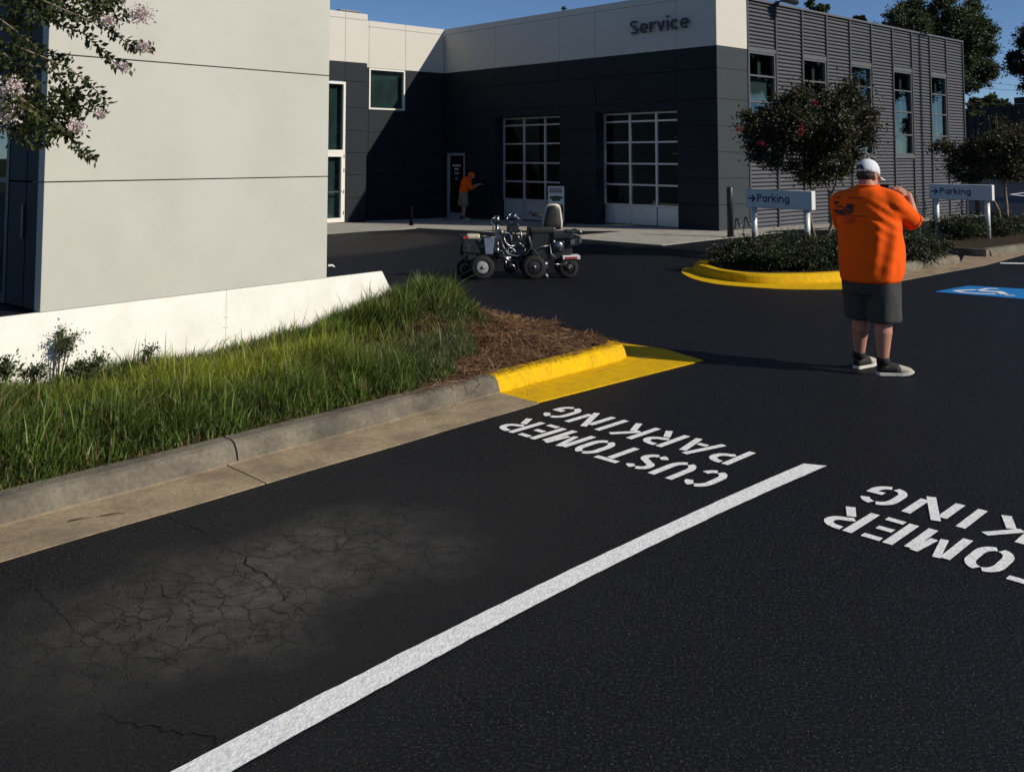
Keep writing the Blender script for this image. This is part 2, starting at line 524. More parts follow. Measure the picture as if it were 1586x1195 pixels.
def np_mesh(name, verts, faces):
    """verts (n,3) array, faces (m,k) array"""
    me = bpy.data.meshes.new(name)
    verts = np.ascontiguousarray(verts, dtype=np.float32)
    faces = np.ascontiguousarray(faces, dtype=np.int32)
    me.vertices.add(len(verts))
    me.vertices.foreach_set("co", verts.ravel())
    k = faces.shape[1]
    me.loops.add(faces.size)
    me.loops.foreach_set("vertex_index", faces.ravel())
    me.polygons.add(len(faces))
    me.polygons.foreach_set("loop_start", np.arange(0, faces.size, k, dtype=np.int32))
    me.polygons.foreach_set("loop_total", np.full(len(faces), k, dtype=np.int32))
    me.update(calc_edges=True)
    return me

def unit(a):
    return a / np.maximum(1e-9, np.linalg.norm(a, axis=-1, keepdims=True))

def leaves_mesh(name, P, D, L, W, fold=0.25):
    """one folded leaf (two triangles joined on the midrib plus outline) at each point P, growing along D"""
    n = len(P)
    D = unit(D)
    rnd = rng.normal(size=(n, 3))
    S = unit(np.cross(D, rnd))
    N = np.cross(D, S)
    L = np.asarray(L)[:, None]; W = np.asarray(W)[:, None]
    b = P
    m = P + D * L * 0.5 - N * W * fold
    s1 = P + D * L * 0.48 + S * W * 0.5
    s2 = P + D * L * 0.48 - S * W * 0.5
    t = P + D * L - N * W * fold * 0.6
    V = np.stack([b, s1, t, s2, m], 1).reshape(-1, 3)
    k = np.arange(n)[:, None] * 5
    F = np.concatenate([k + np.array([0, 1, 4]), k + np.array([1, 2, 4]), k + np.array([2, 3, 4]), k + np.array([3, 0, 4])], 1).reshape(-1, 3)
    return np_mesh(name, V, F)

def tag(o, label=None, cat=None, group=None, kind=None):
    for k, v in (("label", label), ("category", cat), ("group", group), ("kind", kind)):
        if v:
            o[k] = v
    return o

def thing(name, label, cat, loc=(0, 0, 0), rz=0.0, group=None):
    o = bpy.data.objects.new(name, None)
    o.empty_display_size = 0.2
    COL.objects.link(o)
    o.location = loc
    o.rotation_euler = (0, 0, rz)
    return tag(o, label, cat, group)

def struct(o):
    o["kind"] = "structure"
    return o

def structure_root(name):
    o = bpy.data.objects.new(name, None)
    COL.objects.link(o)
    o["kind"] = "structure"
    return o

def copy_tree(o, parent=None):
    c = o.copy()
    COL.objects.link(c)
    c.parent = parent
    for ch in list(o.children):
        copy_tree(ch, c)
    return c

def text_mesh(body, size, extrude, bold=0.0, space=1.0):
    cu = bpy.data.curves.new("text", 'FONT')
    cu.body = body
    cu.size = size
    cu.extrude = extrude
    cu.offset = bold
    cu.space_character = space
    cu.resolution_u = 3
    o = bpy.data.objects.new("text", cu)
    COL.objects.link(o)
    bpy.context.view_layer.update()
    dg = bpy.context.evaluated_depsgraph_get()
    me = bpy.data.meshes.new_from_object(o.evaluated_get(dg))
    bpy.data.objects.remove(o)
    bpy.data.curves.remove(cu)
    return me

def remeshed(mb, voxel, smooth_it=4, smooth_f=0.5, sub=0):
    """fuse overlapping closed shapes into one continuous skin"""
    me = mb.mesh("raw")
    bm = bmesh.new(); bm.from_mesh(me); bmesh.ops.recalc_face_normals(bm, faces=bm.faces); bm.to_mesh(me); bm.free()
    o = bpy.data.objects.new("raw", me)
    COL.objects.link(o)
    r = o.modifiers.new("r", 'REMESH')
    r.mode = 'VOXEL'
    r.voxel_size = voxel
    if smooth_it:
        s = o.modifiers.new("s", 'SMOOTH')
        s.iterations = smooth_it
        s.factor = smooth_f
    bpy.context.view_layer.update()
    dg = bpy.context.evaluated_depsgraph_get()
    out = bpy.data.meshes.new_from_object(o.evaluated_get(dg))
    bpy.data.objects.remove(o)
    bpy.data.meshes.remove(me)
    out.polygons.foreach_set("use_smooth", [True] * len(out.polygons))
    return out

# ================================================================== SETTING
def sheet(name, ys, x0, x1, dz, mat):
    mb = MB()
    vs = []
    for y in ys:
        vs += [(x0, y, gz(0, y) + dz), (x1, y, gz(0, y) + dz)]
    fs = [(2 * i, 2 * i + 1, 2 * i + 3, 2 * i + 2) for i in range(len(ys) - 1)]
    mb.add(vs, fs)
    return struct(mb.build(name, mat, fix=False))

sheet("ground", [-300, -60, 22.7, 44.7, 900], -900, 900, -0.05, "field")
sheet("parking_lot", [-25, 22.7, 44.7, 90], -45, 70, 0.0, "asphalt")

# ---- kerb frame on the near verge
K0 = np.array([-0.8363, 6.4334]); KU = np.array([0.67846, 0.73464]); KN = np.array([-0.73464, 0.67846])
def kp(s, n):
    return K0 + KU * s + KN * n

KERB_PROF = [(0.0, -0.06), (0.0, 0.02), (0.022, 0.085), (0.045, 0.115), (0.075, 0.128), (0.165, 0.13), (0.175, -0.06)]
GUT_PROF = [(-0.40, -0.05), (-0.40, 0.005), (-0.02, 0.016), (0.0, 0.022), (0.03, 0.022), (0.03, -0.05)]
kerb = structure_root("kerb")
def straight(s0, s1, off=0.0, step=0.22):
    k = max(2, int((s1 - s0) / step))
    return [kp(s0 + (s1 - s0) * i / k, off + 0.004 * math.sin(5.1 * (s0 + (s1 - s0) * i / k))) for i in range(k + 1)]
for s0, s1, m in ((-7.2, -4.2, "kerb"), (-4.19, -1.136, "kerb"), (-1.124, 1.094, "kerb"), (1.096, 2.245, "yellow")):
    p = MB().sweep(straight(s0, s1), KERB_PROF).build("kerb_section", m, kerb)
    if m == "yellow":
        p["label"] = "yellow painted kerb section"
arc = [kp(2.253, 0), kp(2.45, 0)]
for k in range(0, 9):
    a = -90 + 90 * k / 8
    arc.append(kp(2.60 + 0.40 * math.cos(R(a)), 0.40 + 0.40 * math.sin(R(a))))
arc += [kp(3.0, 0.7), kp(2.99, 1.2)]
for k in range(1, 7):
    a = 90 * k / 6
    arc.append(kp(2.49 + 0.5 * math.cos(R(a)), 1.45 + 0.5 * math.sin(R(a))))
arc += [kp(2.1, 1.95)]
p = MB().sweep(arc, KERB_PROF).build("kerb_section", "yellow", kerb)
p["label"] = "yellow painted kerb nose"
for s0, s1, m in ((-7.2, -4.2, "gutter"), (-4.19, -1.21, "gutter"), (-1.20, 1.083, "gutter")):
    p = MB().sweep(straight(s0, s1), GUT_PROF).build("gutter_section", m, kerb)
    if m == "yellow":
        p["label"] = "yellow painted gutter section"
p = MB().prism([kp(1.085, .02), kp(2.245, .02), kp(2.245, -.461), kp(1.085, -.385)], -.05, lambda x, y: .009).build("gutter_section", "yellow", kerb)
p["label"] = "yellow painted gutter section"
tip = kp(3.149, -0.525)
pan = [kp(2.254, 0.02), kp(2.254, -0.4625), tip, G(1030, 541), G(962, 532), kp(2.9, 0.5), kp(2.6, 0.3)]
p = MB().prism(pan, -0.05, lambda x, y: 0.006).build("gutter_section", "yellow", kerb)
p["label"] = "yellow painted pointed gutter pan at the nose"

# two short twigs lying on the gutter
for (a, b_) in (((105, 806), (142, 800)), ((155, 798), (195, 793))):
    q0, q1 = G(*a, 0.02), G(*b_, 0.02)
    mid = (q0 + q1) / 2 + np.array([0.004, 0.006])
    o = MB().tube([(q0[0], q0[1], 0.019), (mid[0], mid[1], 0.022), (q1[0], q1[1], 0.018)], [0.002, 0.0035, 0.0015], 6).build("twig", "twig")
    tag(o, "thin dark twig lying in the gutter, " + ("the left one of the pair" if a[0] < 120 else "the right one of the pair"), "twig", "twigs lying in the gutter")

# ---- verge: soil mound, grass, straw
def verge_h(s, n):
    """ground height of the planted verge"""
    base = 0.10 + 0.06 * min(1, max(0, n - 0.17) / 0.8)
    m = 0.27 * math.exp(-((s - 1.75) / 0.70) ** 2 - ((n - 1.40) / 0.55) ** 2)
    m += 0.13 * math.exp(-((s - 1.0) / 0.9) ** 2 - ((n - 1.5) / 0.5) ** 2)
    m += 0.05 * math.exp(-((s + 2.5) / 1.5) ** 2 - ((n - 1.2) / 0.6) ** 2)
    e = min(1.0, max(0.0, (n - 0.15) / 0.35)) * min(1.0, max(0.0, (2.90 - s) / 0.75))
    return base + m * e + 0.02 * noise.noise(Vector((s * 2.2, n * 2.2, 3)))
def in_verge(s, n):
    if n < 0.16 or s > 2.86 or n > 1.98:
        return False
    if s > 1.75 and n > 1.78:
        return False
    if s > 2.45:
        dn = max(0, 0.42 - n, n - 1.4)
        if math.hypot(s - 2.45, dn) > 0.42:
            return False
    if s < 1.75 and n > 1.93:
        return False
    return True
mb = MB()
NS, NN = 90, 24
for i in range(NS + 1):
    for j in range(NN + 1):
        s = -7.2 + (2.90 + 7.2) * i / NS
        n = 0.15 + (1.98 - 0.15) * j / NN
        # pull the corners in round the nose
        if s > 2.45:
            for cn in ((0.42, -1), (1.42, 1)):
                d = (n - cn[0]) * cn[1]
                if d > 0:
                    r = math.hypot(s - 2.45, d)
                    if r > 0.43:
                        s = 2.45 + (s - 2.45) * 0.43 / r
                        n = cn[0] + cn[1] * d * 0.43 / r
        q = kp(s, n)
        mb.v.append(Vector((q[0], q[1], verge_h(s, n))))
for i in range(NS):
    for j in range(NN):
        a = i * (NN + 1) + j
        mb.f.append((a, a + NN + 1, a + NN + 2, a + 1)); mb.smooth.append(True)
struct(mb.build("planting_bed", "straw_bed"))

def straw_edge(s, n):
    return s - (0.72 + 1.25 * (n - 0.17)) + 0.35 * noise.noise(Vector((s * 2.5, n * 2.5, 7)))

def straw_zone(s, n):
    return max(0.0, min(1.15, straw_edge(s, n) / 0.45))

def blades(name, pts, hs, ws, lean, cols, seg=3):
    """grass blades: tapering bent ribbons with a colour each"""
    n = len(pts)
    ang = rng.uniform(0, 2 * np.pi, n)
    S = np.stack([np.cos(ang), np.sin(ang), np.zeros(n)], 1)
    D = np.stack([np.cos(ang + 1.57 + rng.normal(0, .5, n)), np.sin(ang + 1.57 + rng.normal(0, .5, n)), np.zeros(n)], 1)
    D = D + lean[0]
    bend = rng.uniform(0.1, 0.9, n) * lean[1]
    rows = []
    for k in range(seg + 1):
        t = k / seg
        c = pts + D * (hs * bend * t ** 1.8)[:, None] + np.array([0, 0, 1]) * (hs * (t - 0.28 * bend * t ** 2.2))[:, None]
        w = (ws * (1 - t) ** 0.7 * (0.7 + 0.6 * t))[:, None]
        if k < seg:
            rows += [c - S * w, c + S * w]
        else:
            rows += [c]
    V = np.stack(rows, 1).reshape(-1, 3)
    per = 2 * seg + 1
    b = np.arange(n)[:, None] * per
    F = []
    for k in range(seg - 1):
        F.append(b + np.array([2 * k, 2 * k + 1, 2 * k + 3]))
        F.append(b + np.array([2 * k, 2 * k + 3, 2 * k + 2]))
    F.append(b + np.array([2 * seg - 2, 2 * seg - 1, 2 * seg]))
    F = np.concatenate(F, 1).reshape(-1, 3)
    me = np_mesh(name, V, F)
    at = me.color_attributes.new("Col", 'FLOAT_COLOR', 'POINT')
    c4 = np.concatenate([np.repeat(cols, per, 0), np.ones((n * per, 1))], 1).astype(np.float32)
    at.data.foreach_set("color", c4.ravel())
    return me
gm = bpy.data.materials.new("grass_blade")
gm.use_nodes = True
_n, _l = gm.node_tree.nodes, gm.node_tree.links
_a = _n.new("ShaderNodeAttribute"); _a.attribute_name = "Col"
_b = _n["Principled BSDF"]; _b.inputs["Roughness"].default_value = 0.45; _b.inputs["Specular IOR Level"].default_value = 0.3
_l.new(_a.outputs["Color"], _b.inputs["Base Color"])
_t = _n.new("ShaderNodeBsdfTranslucent"); _l.new(_a.outputs["Color"], _t.inputs["Color"])
_m = _n.new("ShaderNodeMixShader"); _m.inputs[0].default_value = 0.4
_l.new(_b.outputs[0], _m.inputs[1]); _l.new(_t.outputs[0], _m.inputs[2]); _l.new(_m.outputs[0], _n["Material Output"].inputs["Surface"])

pts, hs, ws, cols = [], [], [], []
tries = 150000
S_ = rng.uniform(-7.0, 2.8, tries); N_ = rng.uniform(0.17, 1.96, tries); U_ = rng.uniform(0, 1, tries); V_ = rng.uniform(0, 1, tries)
for s, n, u, v in zip(S_, N_, U_, V_):
    if not in_verge(s, n):
        continue
    z = straw_zone(s, n)
    if z > 0.02 and v > 0.035 + 0.6 * math.exp(-z * 5):
        continue
    if s < -3.2 and u < 0.25:
        continue
    if n < 0.25 and v < 0.62:
        continue
    cl = noise.noise(Vector((s * 1.7, n * 1.7, 0)))
    cl2 = noise.noise(Vector((s * 4.5, n * 4.5, 9)))
    bare = noise.noise(Vector((s * 1.1 + 4, n * 1.6, 5)))
    if 0.4 < s < 1.5 and 0.9 < n < 1.35 and bare > -0.1 and v > 0.25:   # thin straw showing through
        continue
    edge = min(1.0, (n - 0.14) / 0.35)
    h = (0.07 + 0.16 * edge) * (0.6 + 0.75 * v) * (1 + 0.5 * cl + 0.45 * cl2)
    h *= 0.80
    if n > 1.3 and s < 0.8:
        h *= 0.72
    if u > .985:
        h *= 1.6
    h *= max(.35, min(1.0, .45 - straw_edge(s, n) * .9))
    q = kp(s, n)
    pts.append((q[0], q[1], verge_h(s, n) - 0.01)); hs.append(max(0.04, h)); ws.append(0.0034 + 0.0032 * u)
    yz = math.exp(-((s + 0.45) / 1.05) ** 2 - ((n - 1.15) / 0.42) ** 2)          # a lime coloured sedge
    wz = math.exp(-((s - 1.25) / 0.6) ** 2 - ((n - 0.75) / 0.4) ** 2)            # dry greyish tips
    g = np.array([0.082, 0.128, 0.022]) * (0.35 + 1.35 * u * u + .2 * v) * (1 + .6 * cl2)
    g = g * (1 - min(1, yz * 1.1)) + np.array([0.28, 0.325, 0.025]) * (0.6 + 0.6 * u) * min(1, yz * 1.1)
    g = g * (1 - 0.6 * wz) + np.array([0.17, 0.17, 0.09]) * 0.6 * wz
    if v > 0.965:
        g = np.array([0.26, 0.20, 0.09])
    cols.append(g)
grass_me = blades("grass", np.array(pts), np.array(hs), np.array(ws), (np.array([0.2, 0.1, 0]), 1.05), np.array(cols))
grass_o = link_mesh("grass", grass_me, gm)
tag(grass_o, "long green grass growing on the verge behind the kerb", "grass", kind="stuff")

# pine straw needles over the nose
P, D = [], []
for s, n, u, v in zip(rng.uniform(-7, 2.86, 60000), rng.uniform(0.16, 1.9, 60000), rng.uniform(0, 1, 60000), rng.uniform(0, 1, 60000)):
    if not in_verge(s, n):
        continue
    z = straw_zone(s, n)
    fringe = 0.6 if n < 0.27 else 0.05
    if 0.4 < s < 1.5 and 0.9 < n < 1.35:
        fringe = 0.5
    if v > max(fringe, min(1, z * 4)):
        continue
    q = kp(s, n)
    tuft = max(0.0, noise.noise(Vector((s * 5, n * 5, 1)))) * 0.06
    P.append((q[0], q[1], verge_h(s, n) + 0.004 + 0.03 * u * min(1, z * 2) + tuft * min(1, z * 2)))
    a = rng.uniform(0, 2 * np.pi)
    D.append((math.cos(a), math.sin(a), rng.normal(0.05, 0.28)))
for _ in range(260):
    s = rng.uniform(0.2, 2.8); n = rng.uniform(-0.2, 0.17) if rng.uniform() < .25 else rng.uniform(0.05, 0.18)
    if n < 0.03 and rng.uniform() < .5: continue
    q = kp(s, n)
    P.append((q[0], q[1], (.135 if n > .05 else .026 if n < -.02 else .1)))
    a = rng.uniform(0, 2 * np.pi); D.append((math.cos(a), math.sin(a), 0.02))
P, D = np.array(P), unit(np.array(D))
n = len(P); L = rng.uniform(0.09, 0.22, n)[:, None]; W = rng.uniform(0.0014, 0.0030, n)[:, None]
S = unit(np.cross(D, np.array([0, 0, 1]) + rng.normal(0, .3, (n, 3))))
mid = P + np.array([0, 0, 1]) * L * 0.06
V = np.stack([P - D * L * .5 - S * W, P - D * L * .5 + S * W, mid + S * W, mid - S * W, P + D * L * .5 + S * W * .5, P + D * L * .5 - S * W * .5], 1).reshape(-1, 3)
k = np.arange(n)[:, None] * 6
F = np.concatenate([k + np.array([0, 1, 2, 3]), k + np.array([3, 2, 4, 5])], 1).reshape(-1, 4)
o = link_mesh("pine_straw", np_mesh("pine_straw", V, F), "straw")
tag(o, "reddish brown pine straw heaped on the nose of the verge", "pine straw", kind="stuff")

# ---- concrete apron in front of the building
def drape(name, poly, mat, dz, parent=None):
    mb = MB()
    mb.prism([tuple(p) for p in poly], lambda x, y: gz(x, y) - 0.05, lambda x, y: gz(x, y) + dz)
    return mb.build(name, mat, parent)

# ================================================================== SERVICE BUILDING
C = np.array([4.99, 22.71]); YAW = R(47.3)
A = np.array([math.sin(YAW), math.cos(YAW)]); B = np.array([-A[1], A[0]])
FL = 10.63
I = C + B * FL
TOP, BORD = 5.95, 4.5
I2 = I - B * 1.05                       # front plane of the projecting left bay
def wpt(o, d, s, nrm, out, z):
    """point at distance s along d from o, pushed out by 'out' along the face normal nrm"""
    q = np.array(o) + np.array(d) * s + np.array(nrm) * out
    return (q[0], q[1], z)
NF = -A                                  # outward normal of the shaded service face
NM = -B                                  # outward normal of the metal face and the left wing

apron_pts = [G(440, 369), G(507, 362.6), G(622, 354.7), G(645.6, 351.8), G(720, 356.6), G(900, 370.7), G(1026, 380.5), G(1090, 373), G(1127, 369), G(1164, 366), G(1193, 362), G(1290, 353.5)]
apron_pts = apron_pts + [C + A * 14.9 + NM * 0.65, C + A * 14.9 - NM * 0.3, C - NM * 0.3 + A * 0.3, I + A * 0.3, I2 - A * 9]
apron = struct(drape("concrete_apron", [tuple(p) for p in apron_pts], "apron", 0.012))

bld = thing("service_building", "long dark grey building with pale upper band, garage doors and ribbed metal side", "building", (C[0], C[1], 0))
ORG = (C[0], C[1], 0)
def panel(o, d, nrm, s0, s1, z0, z1, mat, th=0.12, out=0.0, gap=0.005, name="panel"):
    mb = MB(ORG)
    d3, n3 = Vector((d[0], d[1], 0)), Vector((nrm[0], nrm[1], 0))
    mb.slab(wpt(o, d, s0 + gap, nrm, out - th, z0 + gap), d3 * (s1 - s0 - 2 * gap), n3 * th, Vector((0, 0, z1 - z0 - 2 * gap)))
    return mb.build(name, mat, bld, bevel=0.002)
ZR = [BORD, 3.95, 3.2, 2.54, 1.9, 1.26, 0.62, -0.35]
# shaded service face
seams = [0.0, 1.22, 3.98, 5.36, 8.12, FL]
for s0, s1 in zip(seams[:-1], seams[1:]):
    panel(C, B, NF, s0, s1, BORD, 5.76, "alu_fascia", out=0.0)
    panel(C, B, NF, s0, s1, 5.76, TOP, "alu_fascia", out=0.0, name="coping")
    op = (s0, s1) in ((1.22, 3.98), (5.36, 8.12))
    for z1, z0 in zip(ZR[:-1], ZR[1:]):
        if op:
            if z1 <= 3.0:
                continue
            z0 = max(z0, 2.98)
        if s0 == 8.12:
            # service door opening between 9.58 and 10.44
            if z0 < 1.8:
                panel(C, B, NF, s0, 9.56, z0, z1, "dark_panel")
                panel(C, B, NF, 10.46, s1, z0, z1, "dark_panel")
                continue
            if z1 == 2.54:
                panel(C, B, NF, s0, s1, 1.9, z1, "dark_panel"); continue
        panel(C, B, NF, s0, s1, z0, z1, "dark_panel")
def overhead_door(s0, s1, z1):
    d3 = Vector((B[0], B[1], 0)); n3 = Vector((NF[0], NF[1], 0))
    rec = 0.36
    # jambs and head of the recess
    for sj in (s0 - 0.03, s1 + 0.01):
        MB(ORG).slab(wpt(C, B, sj, NF, -rec, -0.3), d3 * 0.02, n3 * (rec - 0.125), Vector((0, 0, z1 + 0.3))).build("jamb", "dark_panel", bld)
    MB(ORG).slab(wpt(C, B, s0, NF, -rec, z1), d3 * (s1 - s0), n3 * (rec - 0.125), Vector((0, 0, 0.02))).build("jamb", "dark_panel", bld)
    door = MB(ORG)
    w = s1 - s0
    zb = gz(0, (C + B * s0)[1]) + 0.01
    zs = [0.50, 1.04, 1.60, 2.17, 2.73]
    t = 0.045
    cs = [s0, s0 + w / 3 + .02, s0 + 2 * w / 3, s1]
    for s in cs:
        door.slab(wpt(C, B, s - t / 2 - 0.01, NF, -rec - 0.03, zs[0]), d3 * (t + 0.02), n3 * 0.05, Vector((0, 0, z1 - zs[0])))
    for z in zs[:] + [z1 - 0.04]:
        door.slab(wpt(C, B, s0, NF, -rec - 0.03, z - t / 2), d3 * w, n3 * 0.058, Vector((0, 0, t)))
    door = door.build("overhead_door", "alu_frame", bld, fix=True)
    for i in range(3):
        MB(ORG).slab(wpt(C, B, cs[i] + 0.015, NF, -rec - 0.03, zb), d3 * (cs[i + 1] - cs[i] - 0.03), n3 * 0.04, Vector((0, 0, zs[0] - zb - 0.03))).build("door_panel", "alu_frame", door, bevel=0.004)
    zz = zs + [z1]
    for i in range(3):
        for j in range(5):
            MB(ORG).slab(wpt(C, B, cs[i] + 0.02, NF, -rec - 0.02, zz[j] + 0.02), d3 * (cs[i + 1] - cs[i] - 0.04), n3 * 0.006, Vector((0, 0, zz[j + 1] - zz[j] - 0.04))).build("pane", "glass", door)
    return door
overhead_door(1.22, 3.98, 2.98)
overhead_door(5.36, 8.12, 2.98)
# inner glazed door seen through the left overhead door, lifts through the right one
d3 = Vector((B[0], B[1], 0)); n3 = Vector((NF[0], NF[1], 0))
def inner_bar(s0, s1, z0, z1, dep, mat="alu_frame", nm="inner_frame"):
    MB(ORG).slab(wpt(C, B, s0, NF, -dep, z0), d3 * (s1 - s0), n3 * 0.05, Vector((0, 0, z1 - z0))).build(nm, mat, bld)
for s0, s1, z0, z1 in ((6.4, 9.6, 1.86, 1.94), (8.05, 8.15, -.2, 1.86), (7.15, 7.24, -.2, 1.86), (7.24, 8.05, 1.72, 1.78), (6.45, 6.75, 0.2, 1.8), (6.75, 7.15, .85, .9)):
    inner_bar(s0, s1, z0, z1, 1.9)
for s0, s1, z0, z1, dp in ((4.6, 4.68, 0, 2.7, 2.5), (3.2, 3.28, 0, 2.7, 2.5), (2.2, 5.6, 1.25, 1.33, 2.4), (2.2, 5.6, .45, .5, 2.4), (5.1, 5.14, 0, 2.0, 2.7), (2.55, 2.6, 0, 2.7, 3.0), (3.9, 4.4, .5, .62, 2.0)):
    inner_bar(s0, s1, z0, z1, dp, "steel", "lift_post")
for s in (3.35, 2.55, 4.35):
    MB(ORG).ellipsoid(wpt(C, B, s, NF, -0.7, 0.56), (0.035, 0.035, 0.06), nu=8, nv=6).build("inspection_lamp", "lens", bld)
# narrow service door in the corner
sd = MB(ORG)
for s0, s1, z0, z1 in ((9.56, 9.64, -.2, 1.9), (10.36, 10.46, -.2, 1.9), (9.56, 10.46, 1.82, 1.9), (9.6, 10.4, -.2, 0.0)):
    sd.slab(wpt(C, B, s0, NF, -0.06, z0), d3 * (s1 - s0), n3 * 0.055, Vector((0, 0, z1 - z0)))
sd = sd.build("service_door", "alu_frame", bld)
MB(ORG).slab(wpt(C, B, 9.64, NF, -0.045, 0.0), d3 * 0.72, n3 * 0.01, Vector((0, 0, 1.82))).build("pane", "glass_dark", sd)
MB(ORG).slab(wpt(C, B, 9.70, NF, 0.0, 0.78), d3 * 0.03, n3 * 0.05, Vector((0, 0, 0.25))).build("handle", "chrome", sd)
for s0, s1, z0, z1 in ((9.8, 10.22, 1.47, 1.53), (9.9, 10.12, 1.36, 1.42), (9.86, 10.14, 1.27, 1.29), (9.9, 10.1, 1.22, 1.24), (9.94, 10.1, 1.10, 1.12), (9.94, 10.08, 1.05, 1.07)):
    MB(ORG).slab(wpt(C, B, s0, NF, -0.032, z0), d3 * (s1 - s0), n3 * 0.002, Vector((0, 0, z1 - z0))).build("lettering_line", "sign", sd)

# left wing: recessed right part
AM = -A
def wing_panel(o, s0, s1, z0, z1, mat, **k):
    return panel(o, AM, NM, s0, s1, z0, z1, mat, **k)
for s0, s1 in ((0, 1.56), (1.56, 2.94), (2.94, 3.6)):
    wing_panel(I, s0, s1, BORD, 5.76, "alu_fascia"); wing_panel(I, s0, s1, 5.76, TOP, "alu_fascia", name="coping")
    for z1, z0 in zip(ZR[:-1], ZR[1:]):
        if s0 == 1.56 and z0 >= 3.15:
            continue
        wing_panel(I, s0, s1, z0, z1, "dark_panel")
a3 = Vector((AM[0], AM[1], 0)); m3 = Vector((NM[0], NM[1], 0))
def framed(o, s0, s1, z0, z1, fmat, gmat, t=0.06, bars=(), nm="window", out=0.0, dirv=AM, nrm=NM, pane_name="pane"):
    dd, nn = Vector((dirv[0], dirv[1], 0)), Vector((nrm[0], nrm[1], 0))
    mb = MB(ORG)
    for (u0, u1, w0, w1) in ((s0, s0 + t, z0, z1), (s1 - t, s1, z0, z1), (s0 + t, s1 - t, z0, z0 + t), (s0 + t, s1 - t, z1 - t, z1)):
        mb.slab(wpt(o, dirv, u0, nrm, out - 0.10, w0), dd * (u1 - u0), nn * 0.115, Vector((0, 0, w1 - w0)))
    for zb in bars:
        mb.slab(wpt(o, dirv, s0 + t, nrm, out - 0.10, zb - t * .4), dd * (s1 - s0 - 2 * t), nn * 0.112, Vector((0, 0, t * .8)))
    w = mb.build(nm, fmat, bld)
    zz = [z0] + list(bars) + [z1]
    for k in range(len(zz) - 1):
        MB(ORG).slab(wpt(o, dirv, s0 + t * .5, nrm, out - 0.06, zz[k] + t * .4), dd * (s1 - s0 - t), nn * 0.008, Vector((0, 0, zz[k + 1] - zz[k] - t * .8))).build(pane_name, gmat, w)
    return w
framed(I, 1.58, 2.93, 3.23, 4.49, "white_frame", "glass", t=0.05)
def wing_blind(o, s0, s1, z0, z1):
    MB(ORG).slab(wpt(o, AM, s0, NM, -.20, z0), Vector((AM[0], AM[1], 0)) * (s1 - s0), Vector((NM[0], NM[1], 0)) * .01, Vector((0, 0, z1 - z0))).build("blind_and_reflection", "blind_grey", bld)
wing_blind(I, 1.5, 3.0, 3.2, 4.5)
# left wing: projecting left part
e0 = on_plane(569, 100, I2, AM)[0]
dr0 = on_plane(534, 240, I2, AM)[0]
vs0 = on_plane(535, 60, I2, AM)[0]
zt = on_plane(533, 127, I2, AM)[1]; zd = on_plane(533, 236, I2, AM)[1]
sw = dr0 + 1.15
for s0, s1 in ((e0, vs0), (vs0, sw + 0.02), (sw + .02, sw + 3), (sw + 3, sw + 6)):
    wing_panel(I2, s0, s1, BORD, 5.76, "alu_fascia"); wing_panel(I2, s0, s1, 5.76, TOP, "alu_fascia", name="coping")
    if s0 == vs0:
        wing_panel(I2, s0, s1, zt + 0.02, BORD, "dark_panel"); continue
    for z1, z0 in zip(ZR[:-1], ZR[1:]):
        wing_panel(I2, s0, s1, z0, z1, "dark_panel")
framed(I2, dr0, sw, zd, zt, "white_frame", "glass", t=0.07)
wing_blind(I2, dr0, sw, -.1, zt)
dd = framed(I2, dr0, sw, -0.06, zd - 0.004, "white_frame", "glass", t=0.12, nm="entrance_door", out=0.004)
MB(ORG).slab(wpt(I2, AM, dr0 + .1, NM, 0.01, 0.78), a3 * 0.9, m3 * 0.03, Vector((0, 0, 0.03))).build("push_bar", "chrome", dd)
for z in (0.15, 0.75, 1.35, 1.75):
    MB(ORG).tube([wpt(I2, AM, dr0 + .035, NM, 0.025, z), wpt(I2, AM, dr0 + .035, NM, 0.025, z + .1)], 0.012, 6).build("hinge", "steel", dd)
# return wall of the projecting part, roofs, rear walls (keep the inside dark)
mb = MB(ORG)
mb.slab((*(I2 + AM * (e0 + .02) + B * .13), -0.4), Vector((B[0], B[1], 0)) * 0.9, Vector((AM[0], AM[1], 0)) * 0.1, Vector((0, 0, TOP + .38)))
mb.build("return_wall", "dark_panel", bld)
def flat(poly, z, nm, mat):
    MB(ORG).prism([tuple(p) for p in poly], z - 0.15, z).build(nm, mat, bld)
back = 16.0
flat([C + A * .13 - NM * .13, C + A * 14.7 - NM * .13, C + A * 14.7 + B * back, C + A * .13 + B * back], 5.70, "roof", "roof")
flat([I + A * .13 - NM * .14, I + AM * 3.2 - NM * .14, I + AM * 3.2 + B * 8, I + A * .13 + B * 8], 5.68, "roof", "roof")
flat([I2 + AM * (e0 + .1) - NM * .14, I2 + AM * 10 - NM * .14, I2 + AM * 10 + B * 8, I2 + AM * (e0 + .1) + B * 8], 5.66, "roof", "roof")
for p0, d, ln in ((C + A * 14.7 - NM * .13, B, back), (C + B * back, A, 14.8), (I2 + AM * 10 - NM * .14, B, 9), (I2 + AM * 10 + B * 8, A, 10)):
    MB(ORG).slab((p0[0], p0[1], -0.5), Vector((d[0], d[1], 0)) * ln, Vector((-d[1], d[0], 0)) * 0.12, Vector((0, 0, 6.2))).build("rear_wall", "dark_panel", bld)
# inside back wall, dark
MB(ORG).slab(wpt(C, B, 0.3, NF, -6, -.4), d3 * 10.2, n3 * .1, Vector((0, 0, 6))).build("inner_wall", "interior", bld)

MB(ORG).prism([tuple(C + A * .16 + B * .3), tuple(C + A * 5.9 + B * .3), tuple(C + A * 5.9 + B * 10.4), tuple(C + A * .16 + B * 10.4)], -.5, lambda x, y: gz(x, y) + .006).build("shop_floor", "apron", bld)
